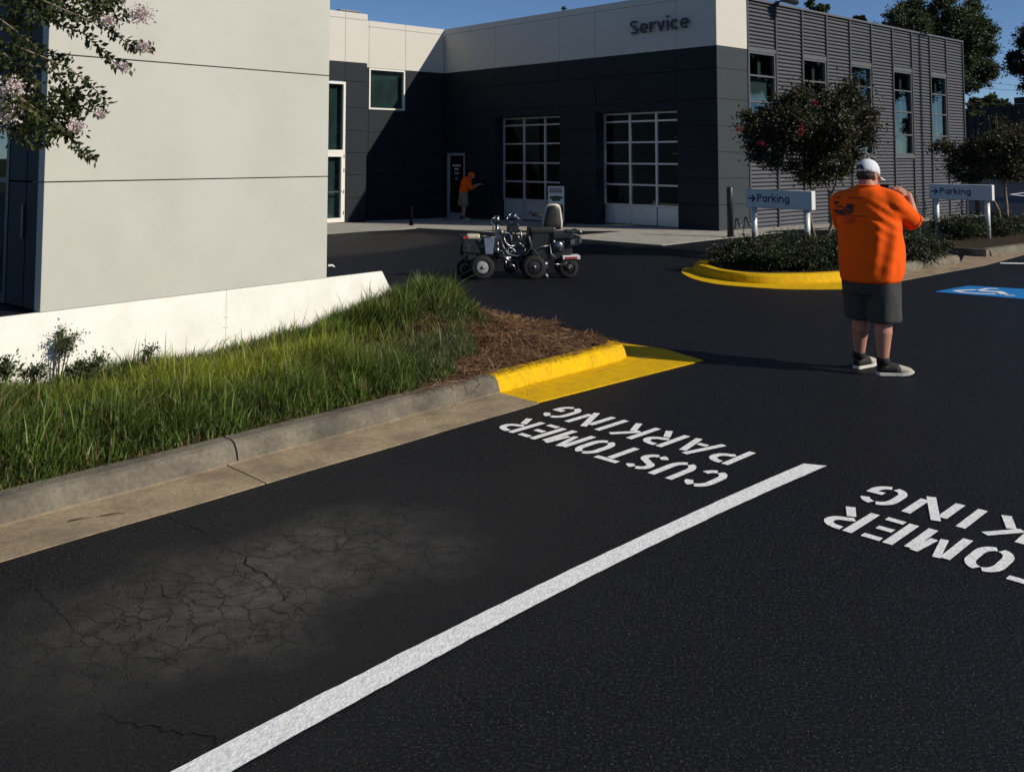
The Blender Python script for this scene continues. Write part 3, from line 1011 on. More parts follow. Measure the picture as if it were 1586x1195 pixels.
# ---- sunny metal face
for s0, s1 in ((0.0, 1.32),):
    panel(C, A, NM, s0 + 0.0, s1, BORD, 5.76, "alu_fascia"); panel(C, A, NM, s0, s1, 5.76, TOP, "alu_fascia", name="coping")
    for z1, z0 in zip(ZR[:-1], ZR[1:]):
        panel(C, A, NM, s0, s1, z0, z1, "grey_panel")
mull = [1.35, 2.67, 3.99, 5.30, 6.65, 7.98, 9.36, 10.70, 12.05, 13.33, 14.72]
A3, M3 = Vector((A[0], A[1], 0)), Vector((NM[0], NM[1], 0))
MTOP = 5.83
def ribs(s0, s1, z0, z1):
    """horizontally ribbed sheet: overlapping laps with a dark step under each"""
    pitch = 0.102
    mb = MB(ORG)
    n = max(1, round((z1 - z0) / pitch)); pt = (z1 - z0) / n
    vs, fs = [], []
    prof = []
    for k in range(n):
        z = z0 + k * pt
        prof += [(-0.012, z), (-0.012, z + pt * .10), (0.036, z + pt * .24), (0.038, z + pt * .42), (0.010, z + pt * .90), (-0.012, z + pt * .985)]
    for s in (s0, s1):
        for o_, z in prof:
            vs.append(wpt(C, A, s, NM, o_ - 0.05, z))
    m = len(prof)
    for k in range(m - 1):
        fs.append((k, m + k, m + k + 1, k + 1))
    mb.add(vs, fs)
    return mb.build("ribbed_panel", "rib", bld, fix=False)
wz = [1.84, 2.47, 3.19, 3.86, 4.47]
for i in range(10):
    s0, s1 = mull[i] + .03, mull[i + 1] - .03
    if i % 2 == 0 and i < 9:
        ribs(s0, s1, wz[-1] + 0.12, MTOP - 0.05)
        MB(ORG).slab(wpt(C, A, s0, NM, -0.05, wz[-1] + 0.005), A3 * (s1 - s0), M3 * 0.06, Vector((0, 0, 0.11))).build("head_flashing", "trim", bld)
        ribs(s0, s1, -0.4, wz[0] - 0.11)
        MB(ORG).slab(wpt(C, A, s0, NM, -0.05, wz[0] - 0.105), A3 * (s1 - s0), M3 * 0.075, Vector((0, 0, 0.10))).build("sill", "trim", bld)
        w = framed(C, s0 + .005, s1 - .005, wz[0], wz[-1], "trim", "glass", t=0.05, bars=wz[1:-1], dirv=A, nrm=NM, out=-0.02)
    else:
        ribs(s0, s1, -0.4, MTOP - 0.05)
for k, s in enumerate(mull):
    z0 = -0.45
    MB(ORG).slab(wpt(C, A, s - .027, NM, -0.06, z0), A3 * 0.02, M3 * 0.085, Vector((0, 0, MTOP - z0 - .05))).build("vertical_trim", "trim", bld)
    MB(ORG).slab(wpt(C, A, s + .007, NM, -0.06, z0), A3 * 0.02, M3 * 0.085, Vector((0, 0, MTOP - z0 - .05))).build("vertical_trim", "trim", bld)
MB(ORG).slab(wpt(C, A, 1.325, NM, -0.12, MTOP - .05), A3 * (14.75 - 1.325), M3 * 0.155, Vector((0, 0, 0.055))).build("coping", "trim", bld)
MB(ORG).slab(wpt(C, A, 1.33, NM, -0.16, -.4), A3 * (14.72 - 1.33), M3 * 0.005, Vector((0, 0, 2.2))).build("inner_lining", "interior", bld)
# rooms behind the windows: dark reveal, pale papers, and a panel painting one pane's reflection
MB(ORG).slab(wpt(C, A, 1.4, NM, -2.2, 0), A3 * 13.2, M3 * 0.05, Vector((0, 0, 5.6))).build("inner_wall", "interior", bld)
for s0, s1, z0, z1 in ((9.5, 10.2, 1.88, 2.50), (12.2, 12.65, 1.9, 2.55), (9.5, 10.0, 2.52, 2.72), (1.4, 2.55, 3.24, 3.82)):  # last entry: pale panel imitating the sky and trees mirrored in the first window
    MB(ORG).slab(wpt(C, A, s0, NM, -0.22, z0), A3 * (s1 - s0), M3 * 0.02, Vector((0, 0, z1 - z0))).build("blind_and_reflection", "blind_and_reflection", bld)
for s in (2.2, 4.95, 7.6, 10.35, 13.0):
    MB(ORG).slab(wpt(C, A, s, NM, -0.3, 1.9), A3 * 0.14, M3 * 0.03, Vector((0, 0, 2.5))).build("curtain", "blind_and_reflection", bld)

# stencil letters: strokes in a unit-height box
def arc_pts(cx, cy, rx, ry, a0, a1, n=8):
    return [(cx + rx * math.cos(R(a0 + (a1 - a0) * i / n)), cy + ry * math.sin(R(a0 + (a1 - a0) * i / n))) for i in range(n + 1)]
SW = 0.145
def stroke(pts, w=SW, wx=None):
    """thick polyline outline with square ends"""
    P = [np.array(p, float) for p in pts]
    Lf, Rt = [], []
    for i, p in enumerate(P):
        t0 = P[i] - P[i - 1] if i else P[1] - P[0]
        t1 = P[i + 1] - P[i] if i < len(P) - 1 else t0
        t0 = t0 / np.hypot(*t0); t1 = t1 / np.hypot(*t1)
        t = t0 + t1; t = t / np.hypot(*t)
        n = np.array([-t[1], t[0]]) * (w / 2) / max(.6, t @ t1)
        Lf.append(p + n); Rt.append(p - n)
    return Lf, Rt

def glyph(ch, sw=.16):
    """round sans letters as strokes: capitals 1 high, small letters .74 high; returns strokes and width"""
    h = sw / 2; b = .36; x = .74
    full = arc_pts(b, x / 2, b - h, x / 2 - h, 0, 360, 20)
    if ch == 'P': return [[(h, 0), (h, 1)], [(h, 1 - h), (.42, 1 - h)] + arc_pts(.42, .715, .30 - h, .285 - h, 80, -80, 8) + [(.42, .43 + h), (h, .43 + h)]], .72
    if ch == 'a': return [full, [(.72 - h, 0), (.72 - h, x)]], .72
    if ch == 'r': return [[(h, 0), (h, x)], arc_pts(.44, .30, .44 - h, .44 - h, 165, 75, 7)], .48
    if ch == 'k': return [[(h, 0), (h, 1.05)], [(h * 1.6, .30), (.60, x)], [(.30, .44), (.66, 0)]], .66
    if ch == 'i': return [[(h, 0), (h, x)], [(h, .88), (h, 1.05)]], sw
    if ch == 'n': return [[(h, 0), (h, x)], arc_pts(b, .40, b - h, .34 - h, 175, 0, 9) + [(.72 - h, 0)]], .72
    if ch == 'g': return [full, [(.72 - h, x), (.72 - h, .0)] + arc_pts(b, -.02, b - h, .24 - h, 0, -150, 9)], .72
    if ch == 'S': return [arc_pts(b, .745, b - h, .255 - h, 28, 265, 12) + arc_pts(b, .255, b - h, .255 - h, 85, -152, 12)], .72
    if ch == 'e': return [[(h, x / 2), (.72 - h, x / 2)], arc_pts(b, x / 2, b - h, x / 2 - h, 0, 315, 18)], .72
    if ch == 'v': return [[(h * .9, x), (.345, .02)], [(.69 - h * .9, x), (.345, .02)]], .69
    if ch == 'c': return [arc_pts(b, x / 2, b - h, x / 2 - h, 48, 312, 15)], .68
def word(text, sw=.16, gap=.15):
    """[(strokes, x offset)] and total width"""
    out, x = [], 0
    for ch in text:
        st, w = glyph(ch, sw)
        out.append((st, x)); x += w + gap
    return out, x - gap

# ---- word on the pale band, as raised letters
sg = thing("wall_sign", "raised dark letters spelling Service on the pale band above the right garage door", "sign", wpt(C, B, 2.67, NF, 0, 5.0))
letters, tw = word("Service", .15, .17)
kx, ky = 1.90 / tw, .37
for st, x0 in letters:
    mb = MB()
    for si_, pts in enumerate(st):
        Lf, Rt = stroke([((p[0] + x0) * kx, p[1] * ky) for p in pts], .15 * .33)
        n = len(Lf); vs = []
        for zz in (.05, .085 + .0006 * si_):
            for p in Lf + Rt:
                q = -B * p[0] + NF * zz
                vs.append((q[0], q[1], p[1]))
        m = 2 * n
        fs = [(i + m, i + 1 + m, n + i + 1 + m, n + i + m) for i in range(n - 1)] + [(i, n + i, n + i + 1, i + 1) for i in range(n - 1)]
        fs += [(i, i + 1, i + 1 + m, i + m) for i in range(n - 1)] + [(n + i + 1, n + i, n + i + m, n + i + 1 + m) for i in range(n - 1)]
        fs += [(0, m, m + n, n), (n - 1, 2 * n - 1, m + 2 * n - 1, m + n - 1)]
        mb.add(vs, fs)
    # stand-off pins
    c0 = (x0 + .2) * kx
    q = -B * c0
    mb.tube([(q[0], q[1], .12), (q[0] + NF[0] * .06, q[1] + NF[1] * .06, .12)], .012, 6)
    mb.build("letter", "letter", sg)

# ---- things on and by the building
YAW_Z = math.atan2(A[1], A[0])
rt = thing("rooftop_unit", "dark slatted rooftop unit showing above the left roof edge", "rooftop unit", (*(I + AM * 2.85 - NM * 1.6), 5.75), YAW_Z)
mb = MB(); mb.box((0, 0, .36), (.75, .8, .62)); mb.build("housing", "steel", rt, bevel=.01)
mb = MB()
for z in (.3, .4, .5, .6):
    mb.box((0, -.42, z), (.66, .02, .06))
mb.build("louvre", "black", rt)
vt = thing("roof_vent", "small capped vent pipe on the roof edge of the service face", "vent", wpt(C, B, 5.75, NF, -0.6, 5.7))
MB().tube([(0, 0, 0), (0, 0, .42)], .05, 10).build("pipe", "steel", vt)
MB().tube([(0, 0, .40), (0, 0, .44), (0, 0, .5)], [.06, .10, .03], 10).build("cap", "black", vt)
fl = thing("floodlight", "black floodlight fixed on the roof edge of the ribbed metal wall", "light", wpt(C, A, 2.67, NM, 0.05, 5.72))
mb = MB(); mb.box((.28, -.22, .12), (.42, .26, .10), Matrix.Rotation(R(15), 3, 'Y')); mb.build("lamp_head", "black", fl, bevel=.02)
MB().tube([(0, 0, .1), (.1, -.1, .16), (.2, -.18, .14)], .025, 8).build("arm", "black", fl)
mb = MB(); mb.box((0, 0, .08), (.1, .06, .16)); mb.build("bracket", "black", fl)

def bollard(px, py, h, r, label, mat="black"):
    q = G(px, py)
    z = gz(*q)
    q = G(px, py, z)
    t = thing("bollard", label, "bollard", (q[0], q[1], z + .0), group="bollards beside the building")
    MB().tube([(0, 0, -.05), (0, 0, h - .02), (0, 0, h - .005), (0, 0, h)], [r, r, r * .85, r * .4], 16).build("post", mat, t)
    MB().tube([(0, 0, 0), (0, 0, .03)], [r * 1.5, r * 1.35], 16).build("base_plate", mat, t)
bollard(1131.5, 367.5, 1.12, 0.072, "tall dark bollard at the sunny corner of the building, left of the first Parking sign", "machine_black")
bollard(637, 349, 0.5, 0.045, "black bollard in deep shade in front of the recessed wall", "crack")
bollard(1515, 331, 0.95, 0.09, "black bollard at the far end of the ribbed metal wall", "black")
def spigot(px, py, plane_s_off, label):
    s, z = on_plane(px, py, C, A)
    t = thing("hose_outlet", label, "pipe outlet", wpt(C, A, s, NM, 0.0, z), group="pipe outlets low on the wall")
    MB().tube([(0, 0, .12), (NM[0] * .05, NM[1] * .05, .10), (NM[0] * .08, NM[1] * .08, .03), (NM[0] * .12, NM[1] * .12, -.04)], [.022, .025, .025, .03], 8).build("pipe", "black", t)
    MB().tube([(NM[0] * .118, NM[1] * .118, -.035), (NM[0] * .14, NM[1] * .14, -.07)], [.036, .032], 10).build("cap", "chrome", t)
spigot(1140, 346, 0, "black capped pipe outlet low on the grey corner panels, the left of two")
spigot(1154, 344, 0, "black capped pipe outlet low on the grey corner panels, the right of two")
spigot(1484, 321, 0, "black pipe outlet at the far end of the ribbed wall")

# poster stand in front of the left garage door
q = (1.20, 25.55)
ps = thing("poster_stand", "white poster on a black stand before the left garage door", "sign", (q[0], q[1], gz(*q) + .012), R(-12))
mb = MB(); mb.box((0, 0, .55), (.48, .03, 1.02)); mb.build("frame", "black", ps, bevel=.004)
mb = MB(); mb.box((0, -.019, .56), (.44, .006, .96)); pf = mb.build("poster", "poster", ps)
mb = MB()
for i, (w, z) in enumerate(((.34, .98), (.36, .93), (.36, .885))):
    mb.box((-.01, -.0235, z), (w, .002, .028))
for z in (.45, .42, .39, .36, .33):
    mb.box((-.07, -.0235, z), (.24, .002, .012))
mb.build("print_lines", "ink", pf)
mb = MB()
mb.prism([(-.2, 0), (-.15, .05), (0, .07), (.15, .05), (.2, 0), (.12, -.03), (.1, -.08), (-.1, -.08), (-.12, -.03)], -.001, .001)
mb.v = [Vector((v.x, -.0235 + v.z, .72 + v.y)) for v in mb.v]
mb.build("printed_emblem", "green_print", pf)
mb = MB()
mb.prism([(-.045, -.1), (.045, -.1), (.045, .07), (.02, .1), (.015, .15), (-.015, .15), (-.02, .1), (-.045, .07)], -.001, .001)
mb.v = [Vector((v.x + .15, -.0235 + v.z, .42 + v.y)) for v in mb.v]
mb.build("printed_bottle", "ink", pf)
mb = MB(); mb.box((0, .12, .03), (.5, .42, .04)); mb.build("base", "black", ps, bevel=.01)

# ================================================================== SHOWROOM CORNER AND ITS PODIUM (left)
W0 = G(0, 491.6, .7); W1 = G(592, 420, .7)
WD = (W1 - W0) / np.hypot(*(W1 - W0)); WN = np.array([WD[1], -WD[0]])      # along the wall, outwards to the verge
PZ = 0.70
def wp(s, out, z):
    q = W0 + WD * s + WN * out
    return (q[0], q[1], z)
pod = thing("podium_wall", "low bright white wall with a slanted end along the verge", "wall", wp(0, 0, 0))
OW = wp(0, 0, 0)
SE = 3.43
def pod_piece(s0, s1, slant):
    mb = MB(OW)
    prof = [(s0, 0.02), (s1 + (.42 if slant else 0), 0.02), (s1, PZ), (s0, PZ)]
    vs = [wp(s, 0, z) for s, z in prof] + [wp(s, -.035, z) for s, z in prof]
    mb.add(vs, [(0, 1, 2, 3), (7, 6, 5, 4), (0, 4, 5, 1), (1, 5, 6, 2), (2, 6, 7, 3), (3, 7, 4, 0)])
    mb.build("wall_section", "white_wall", pod, bevel=.006)
pod_piece(-4.0, 1.7443, False)
pod_piece(1.745, SE, True)
# screw heads along the joint between the two sections
for z in (.30, .40, .48):
    MB(OW).tube([wp(1.73, .004, z), wp(1.73, .007, z)], .004, 6).build("screw_head", "post", pod)
    MB(OW).tube([wp(1.76, .004, z), wp(1.76, .007, z)], .004, 6).build("screw_head", "post", pod)
mb = MB()
mb.prism([wp(-4, -.037, 0)[:2], wp(SE + .0, -.037, 0)[:2], wp(SE - .2, -5, 0)[:2], wp(-4, -5, 0)[:2]], 0.0, PZ - .012)
struct(mb.build("podium_floor", "asphalt"))

show = thing("showroom_corner", "tall pale panelled building corner with a dark glazed side at the left edge", "building", wp(.257, 0, PZ))
OS = wp(.257, -.03, PZ)
zs = [PZ + .0, 1.615, 2.535, 3.46, 4.38, 5.3]
s0, s1 = .262, 2.765
for z0, z1 in zip(zs[:-1], zs[1:]):
    mb = MB(OS)
    zz = z0 + (.001 if z0 == PZ else .004)
    mb.slab(wp(s0, -.13, zz), Vector((*WD, 0)) * (s1 - s0), Vector((*WN, 0)) * .105, Vector((0, 0, z1 - zz - .004)))
    mb.build("panel", "alu", show, bevel=.004)
# core
mb = MB(OS); mb.slab(wp(s0 + .03, -.3, PZ), Vector((*WD, 0)) * (s1 - s0 - .05), Vector((*WN, 0)) * .165, Vector((0, 0, 4.58))); mb.build("wall", "trim", show)
# dark side going back from the corner
SD = -WN
def side_pt(t, out, z):
    q = W0 + WD * (.262 - out) + SD * (.028 + t)
    return (q[0], q[1], z)
sd3 = Vector((*SD, 0)); so3 = Vector((*(-WD), 0))
for t0, t1 in ((0.0, .30), (.305, .62)):
    for z0, z1 in ((PZ, 1.615), (1.615, 2.535), (2.535, 3.46), (3.46, 5.3)):
        mb = MB(OS)
        mb.slab(side_pt(t0 + .004, -.06, z0 + .005), sd3 * (t1 - t0 - .008), so3 * .058, Vector((0, 0, z1 - z0 - .01)))
        mb.build("side_panel", "dark_panel", show, bevel=.003)
mb = MB(OS); mb.slab(side_pt(.325, 0, 1.2), sd3 * .02, so3 * .012, Vector((0, 0, .25))); mb.build("door_pull", "steel", show)
wf = MB(OS)
for t0, t1, z0, z1 in ((.63, .68, PZ, 2.2), (3.2, 3.25, PZ, 2.2), (.68, 3.2, PZ, PZ + .06), (.68, 3.2, 2.14, 2.2), (.68, 3.2, 1.6, 1.64)):
    wf.slab(side_pt(t0, -.06, z0), sd3 * (t1 - t0), so3 * .06, Vector((0, 0, z1 - z0)))
wf = wf.build("window", "black", show)
mb = MB(OS); mb.slab(side_pt(.66, -.035, PZ + .05), sd3 * 2.56, so3 * .008, Vector((0, 0, 1.5))); mb.build("pane", "glass_dark", wf)
mb = MB(OS); mb.slab(side_pt(.63, -.06, 2.205), sd3 * 2.62, so3 * .058, Vector((0, 0, 3.1))); mb.build("side_panel", "dark_panel", show)
mb = MB(OS); mb.slab(side_pt(.1, -2.45, 5.15), sd3 * 3.1, so3 * 2.4, Vector((0, 0, .12))); mb.build("roof", "roof", show)
mb = MB(OS); mb.slab(side_pt(3.2, -2.48, PZ), sd3 * .1, so3 * 2.44, Vector((0, 0, 4.55))); mb.build("rear_wall", "dark_panel", show)
mb = MB(OS); mb.slab(side_pt(.15, -2.48, PZ), sd3 * 3.0, so3 * .1, Vector((0, 0, 4.55))); mb.build("rear_wall", "dark_panel", show)

# white pipe hook behind the podium end
s_, n_ = 0, 0
q = G(520, 427, .3)
hk = thing("pipe_rail", "white pipe rail with a hooked end behind the podium wall", "rail", (q[0] - .2, q[1] + .2, 0))
MB().tube([(-1.2, -.9, .31), (.12, .12, .31)], .012, 8).build("bar", "sign", hk)
MB().tube([(.12, .12, .22), (.12, .12, .37), (.10, .10, .395), (.06, .06, .40), (.045, .045, .36)], .014, 8).build("hook", "sign", hk)
MB().tube([(.12, .12, 0), (.12, .12, .25)], .016, 8).build("post", "sign", hk)

# ================================================================== RIGHT ISLANDS
IS_PROF = [(0.0, -0.06), (0.0, 0.03), (0.02, 0.10), (0.05, 0.13), (0.16, 0.135), (0.17, -0.06)]
kerb2 = structure_root("island_kerb")
front = [G(1488, 407.5), G(1440, 415.5), G(1398, 423.5), G(1350, 431), G(1311, 436)]
nose = [G(1309, 436.2), G(1260, 439), G(1199, 440), G(1160, 438.7), G(1134.6, 436.2), G(1105, 431.5), G(1086, 425.5)]
f0 = nose[-1]
# rounding off to the lane side, then back along the building
nose += [f0 + np.array([-.06, .28]), f0 + np.array([.02, .62]), f0 + np.array([.28, .95])]
lane0 = nose[-1]
lane = [lane0 + A * t for t in (0.0, 1.5, 3.0, 4.6)]
endp = lane[-1]
gap_in = G(1488, 407.5)
def curve(P, k=6):
    """Catmull-Rom through the points"""
    P = [np.array(p, float) for p in P]
    out = []
    for i in range(len(P) - 1):
        a, b, c, d = P[max(i - 1, 0)], P[i], P[i + 1], P[min(i + 2, len(P) - 1)]
        for j in range(k):
            t = j / k
            out.append(.5 * (2 * b + (c - a) * t + (2 * a - 5 * b + 4 * c - d) * t * t + (3 * b - a - 3 * c + d) * t ** 3))
    return out + [P[-1]]
nose = curve(nose)
# path runs so that the planted side lies on the left
def kseg(path, mat, label=None, prof=IS_PROF):
    # orient: the left normal must point into the bed
    p = [np.array(x) for x in path]
    mid = len(p) // 2
    t = p[min(mid + 1, len(p) - 1)] - p[mid - 1 if mid else 0]
    nn = np.array([-t[1], t[0]])
    cen = np.array([5.2, 16.3]) if p[mid][0] < 8.3 else np.array([10.0, 20.0])
    if nn @ (cen - p[mid]) < 0:
        p = p[::-1]
    o = MB().sweep(p, prof).build("kerb_section", mat, kerb2)
    if label: o["label"] = label
kseg(front[:3], "kerb"); kseg(front[2:], "kerb")
i_j = 4
kseg(nose[:13], "yellow", "yellow painted island kerb"); kseg(nose[12:38], "yellow", "yellow painted island kerb"); kseg(nose[37:], "yellow", "yellow painted island kerb")
kseg(lane[:3], "kerb"); kseg(lane[2:] , "kerb")
kseg([endp, gap_in + (endp - gap_in) * .5, gap_in + KN * 0.01], "kerb")
bed1 = [tuple(p) for p in front[::1]] + [tuple(p) for p in nose[1:]] + [tuple(p) for p in lane[1:]]
def shrink(poly, k=0.965):
    c = np.mean(np.array(poly), 0)
    return [tuple(c + (np.array(p) - c) * k) for p in poly]
def bed(poly, nm):
    return struct(MB().prism(shrink(poly), -0.02, 0.10).build(nm, "soil"))
bed(bed1, "island_bed")
# second island
c2 = G(1535, 397.5)
front2 = [G(1700, 377), G(1640, 383.5), G(1586, 390.2), G(1536, 397.3)]
side2 = [c2 + KN * 0.02, c2 + B * 0.9, c2 + B * 1.9]
kseg(front2[:3], "kerb"); kseg(front2[2:], "kerb")
kseg(side2, "kerb")
far2 = side2[-1]
bed2 = [tuple(front2[0]), tuple(front2[1]), tuple(front2[2]), tuple(front2[3]), tuple(far2), tuple(far2 + A * 4.5)]
bed(bed2, "island_bed")
kseg([far2, far2 + A * 2.2, far2 + A * 4.5], "kerb")
# gutter strip in front of both islands and the swale between
go = [G(1318, 447), G(1393, 435.7), G(1477, 420), G(1522, 412), G(1564, 400.6), G(1586, 394.7), G(1720, 376)]
gi = [G(1312, 437.5), G(1398, 424.5), G(1488, 408.2), G(1497, 388), G(1528, 389), G(1537, 398.2), G(1586, 391), G(1700, 378)]
g2 = structure_root("gutter_strip")
def gpiece(poly, mat, label=None, z=.007):
    o = MB().prism([tuple(p) for p in poly], -.05, z).build("gutter_section", mat, g2)
    if label: o["label"] = label
gpiece([go[0], go[1], G(1398, 421.5), G(1312, 435)], "gutter")
gpiece([go[1] + (go[2] - go[1]) * .003, go[2], G(1488, 405), G(1399, 421.2)], "gutter")
gpiece([go[2] + (go[3] - go[2]) * .01, go[3], go[4], G(1538, 395), G(1530, 388), G(1497, 386), G(1489.5, 405)], "gutter")
gpiece([go[4], go[5], go[6], G(1700, 375), G(1586, 388), G(1539, 395)], "gutter")
yo = [G(1313, 448), G(1260, 448.3), G(1202.7, 447.5), G(1155, 444.5), G(1115.7, 441), G(1088, 436), G(1070, 430.5), G(1058, 424), G(1055.5, 420), G(1060, 416), G(1076, 413), G(1097, 410.7)]
yo = curve(yo)
gpiece(yo[:19] + [G(1160, 437), G(1199, 438), G(1309, 434.5)], "yellow", "yellow painted island gutter", .006)
gpiece(yo[18:] + [f0 + np.array([.1, .75]), f0 + np.array([.1, .3]), f0 + np.array([.15, -.02]), G(1134.6, 434), G(1160, 436.9)], "yellow", "yellow painted island gutter tip", .006)

# ================================================================== ROAD MARKINGS
def mark(name, poly, mat, z, parent=None):
    mb = MB()
    mb.prism(poly, z - .002, z)
    return mb.build(name, mat, parent)
le = [G(215, 1223), G(265, 1195), G(430, 1109), G(600, 1025), G(725, 960), G(840, 901.7), G(960, 847), G(1090, 787.5), G(1180, 747), G(1244, 718.2)]
re_ = [G(320, 1223), G(362, 1195), G(500, 1114), G(600, 1058), G(725, 989), G(840, 928.5), G(960, 872), G(1090, 811), G(1190, 764), G(1277, 721)]
def dense(pts, step=.035, jit=.0018):
    out = []
    for p, q in zip(pts[:-1], pts[1:]):
        k = max(1, int(np.hypot(*(q - p)) / step))
        for i in range(k):
            t = p + (q - p) * i / k
            out.append(t + rng.normal(0, jit, 2) * .6)
    out.append(pts[-1])
    return out
def straightened(pts):
    """one smooth, barely bowed edge through the measured points"""
    P = np.array(pts); c = P.mean(0); u = np.array([.7023, .7119]); v = np.array([-u[1], u[0]])
    t, o_ = (P - c) @ u, (P - c) @ v
    k = np.polyfit(t, o_, 2); tt = np.linspace(t.min(), t.max(), 40)
    return [c + u * a + v * b for a, b in zip(tt, np.polyval(k, tt))]
L_, R_ = dense(straightened(le)), dense(straightened(re_))
mb = MB()
kk = min(len(L_), len(R_))
Ls = [L_[int(i * (len(L_) - 1) / (kk - 1))] for i in range(kk)]
Rs = [R_[int(i * (len(R_) - 1) / (kk - 1))] for i in range(kk)]
vs = [(p[0], p[1], .004) for p in Ls] + [(p[0], p[1], .004) for p in Rs]
mb.add(vs, [(i, kk + i, kk + i + 1, i + 1) for i in range(kk - 1)])
struct(mb.build("parking_line", "white_line"))

def letter_strokes(ch, w):
    h = SW / 2
    e = w - h
    if ch == 'I': return [[(w / 2, 0), (w / 2, 1)]]
    if ch == 'C' or ch == 'G':
        r = (w - SW) / 2; ry = .5 - h
        s = [arc_pts(w / 2, .5 + ry * .35, r, ry * .65, 22, 82, 4), arc_pts(w / 2, .5 + ry * .35, r, ry * .65, 100, 180, 5) + arc_pts(w / 2, .5 - ry * .35, r, ry * .65, 180, 262, 5), arc_pts(w / 2, .5 - ry * .35, r, ry * .65, 280, 340, 4)]
        if ch == 'G':
            s[2] = arc_pts(w / 2, .5 - ry * .35, r, ry * .65, 280, 352, 5) + [(e, .44), (w * .55, .44)]
        return s
    if ch == 'O':
        r = (w - SW) / 2; ry = .5 - h
        return [arc_pts(w / 2, .5 + ry * .35, r, ry * .65, 100, 180, 5) + arc_pts(w / 2, .5 - ry * .35, r, ry * .65, 180, 260, 5), arc_pts(w / 2, .5 - ry * .35, r, ry * .65, 280, 360, 5) + arc_pts(w / 2, .5 + ry * .35, r, ry * .65, 0, 80, 5)]
    if ch == 'U':
        r = (w - SW) / 2
        return [[(h, 1), (h, .42)] + arc_pts(w / 2, .37, r, .37 - h, 185, 260, 5), arc_pts(w / 2, .37, r, .37 - h, 280, 355, 5) + [(e, .42), (e, 1)]]
    if ch == 'S':
        r = (w - SW) / 2
        return [arc_pts(w / 2, .72, r, .19, 25, 80, 3), arc_pts(w / 2, .72, r, .19, 100, 255, 7) + arc_pts(w / 2, .28, r, .19, 75, -80, 7), arc_pts(w / 2, .28, r, .19, 260, 205, 3)]
    if ch == 'T': return [[(0, 1 - h), (w, 1 - h)], [(w / 2, .97 - SW), (w / 2, 0)]]
    if ch == 'E': return [[(h, 0), (h, 1)], [(SW + .05, 1 - h), (w, 1 - h)], [(SW + .05, .5), (w * .92, .5)], [(SW + .05, h), (w, h)]]
    if ch == 'M':
        return [[(h, 0), (h, .93)], [(h * 2.3, .98), (w / 2 - .01, .26)], [(w - h * 2.2, .98), (w / 2 + .10, .36)], [(e, 0), (e, .93)]]
    if ch == 'N': return [[(h, 0), (h, .80)], [(h + .02, 1), (e - .02, 0)], [(e, .20), (e, 1)]]
    if ch == 'R':
        return [[(h, 0), (h, 1)], [(SW + .05, 1 - h), (w - .28, 1 - h)] + arc_pts(w - .30, .725, .30 - h, .275 - h, 80, -85, 7) + [(SW + .05, .46)], [(w * .52, .38), (w - h, 0)]]
    if ch == 'P':
        return [[(h, 0), (h, 1)], [(SW + .05, 1 - h), (w - .28, 1 - h)] + arc_pts(w - .30, .70, .30 - h, .30 - h, 80, -85, 7) + [(SW + .05, .41)]]
    if ch == 'A': return [[(h * .8, 0), (w / 2 - .03, 1)], [(w - h * .8, 0), (w / 2 + .10, .86)], [(w * .36, .30), (w * .66, .30)]]
    if ch == 'K': return [[(h, 0), (h, 1)], [(SW + .04, .46), (w - h, 1)], [(w * .52, .52), (w - h, 0)]]
RD, UD = np.array([-.7071, .7071]), np.array([-.7071, -.7071])
def stencil(name, label, dr):
    t = thing(name, label, "road marking", (*(RD * (3.8 + dr) + UD * -4.8), 0), group="painted words in the parking stalls")
    org = RD * (3.8 + dr) + UD * -4.8
    H = .315
    cust = [('C', 2.94, .165), ('U', 3.145, .165), ('S', 3.345, .165), ('T', 3.545, .165), ('O', 3.745, .165), ('M', 3.95, .205), ('E', 4.20, .15), ('R', 4.395, .175)]
    park = [('P', 3.06, .17), ('A', 3.265, .22), ('R', 3.535, .185), ('K', 3.765, .20), ('I', 4.02, .065), ('N', 4.14, .20), ('G', 4.40, .19)]
    for row, u0 in ((cust, -4.715), (park, -5.155)):
        for ch, r0, w in row:
            mb = MB()
            for si_, st in enumerate(letter_strokes(ch, w / H)):
                Lf, Rt = stroke(st, .115 if ch == "M" and si_ in (1, 2) else SW)
                n = len(Lf)
                vs = []
                for p in Lf + Rt:
                    q = RD * (r0 + dr + p[0] * H) + UD * (u0 + p[1] * H) - org + rng.normal(0, .0006, 2)
                    vs.append((q[0], q[1], .0045 + .0008 * si_))
                mb.add(vs, [(i, i + 1, n + i + 1, n + i) for i in range(n - 1)])
            o = mb.build("letter", "white_line", t)
            for p in o.data.polygons:
                if p.normal.z < 0:
                    p.flip()
stencil("stencil_wording", "white CUSTOMER PARKING wording beside the yellow kerb nose, fully in view", 0.0)
stencil("stencil_wording", "white CUSTOMER PARKING wording cut off by the right edge of the photo", -2.29)

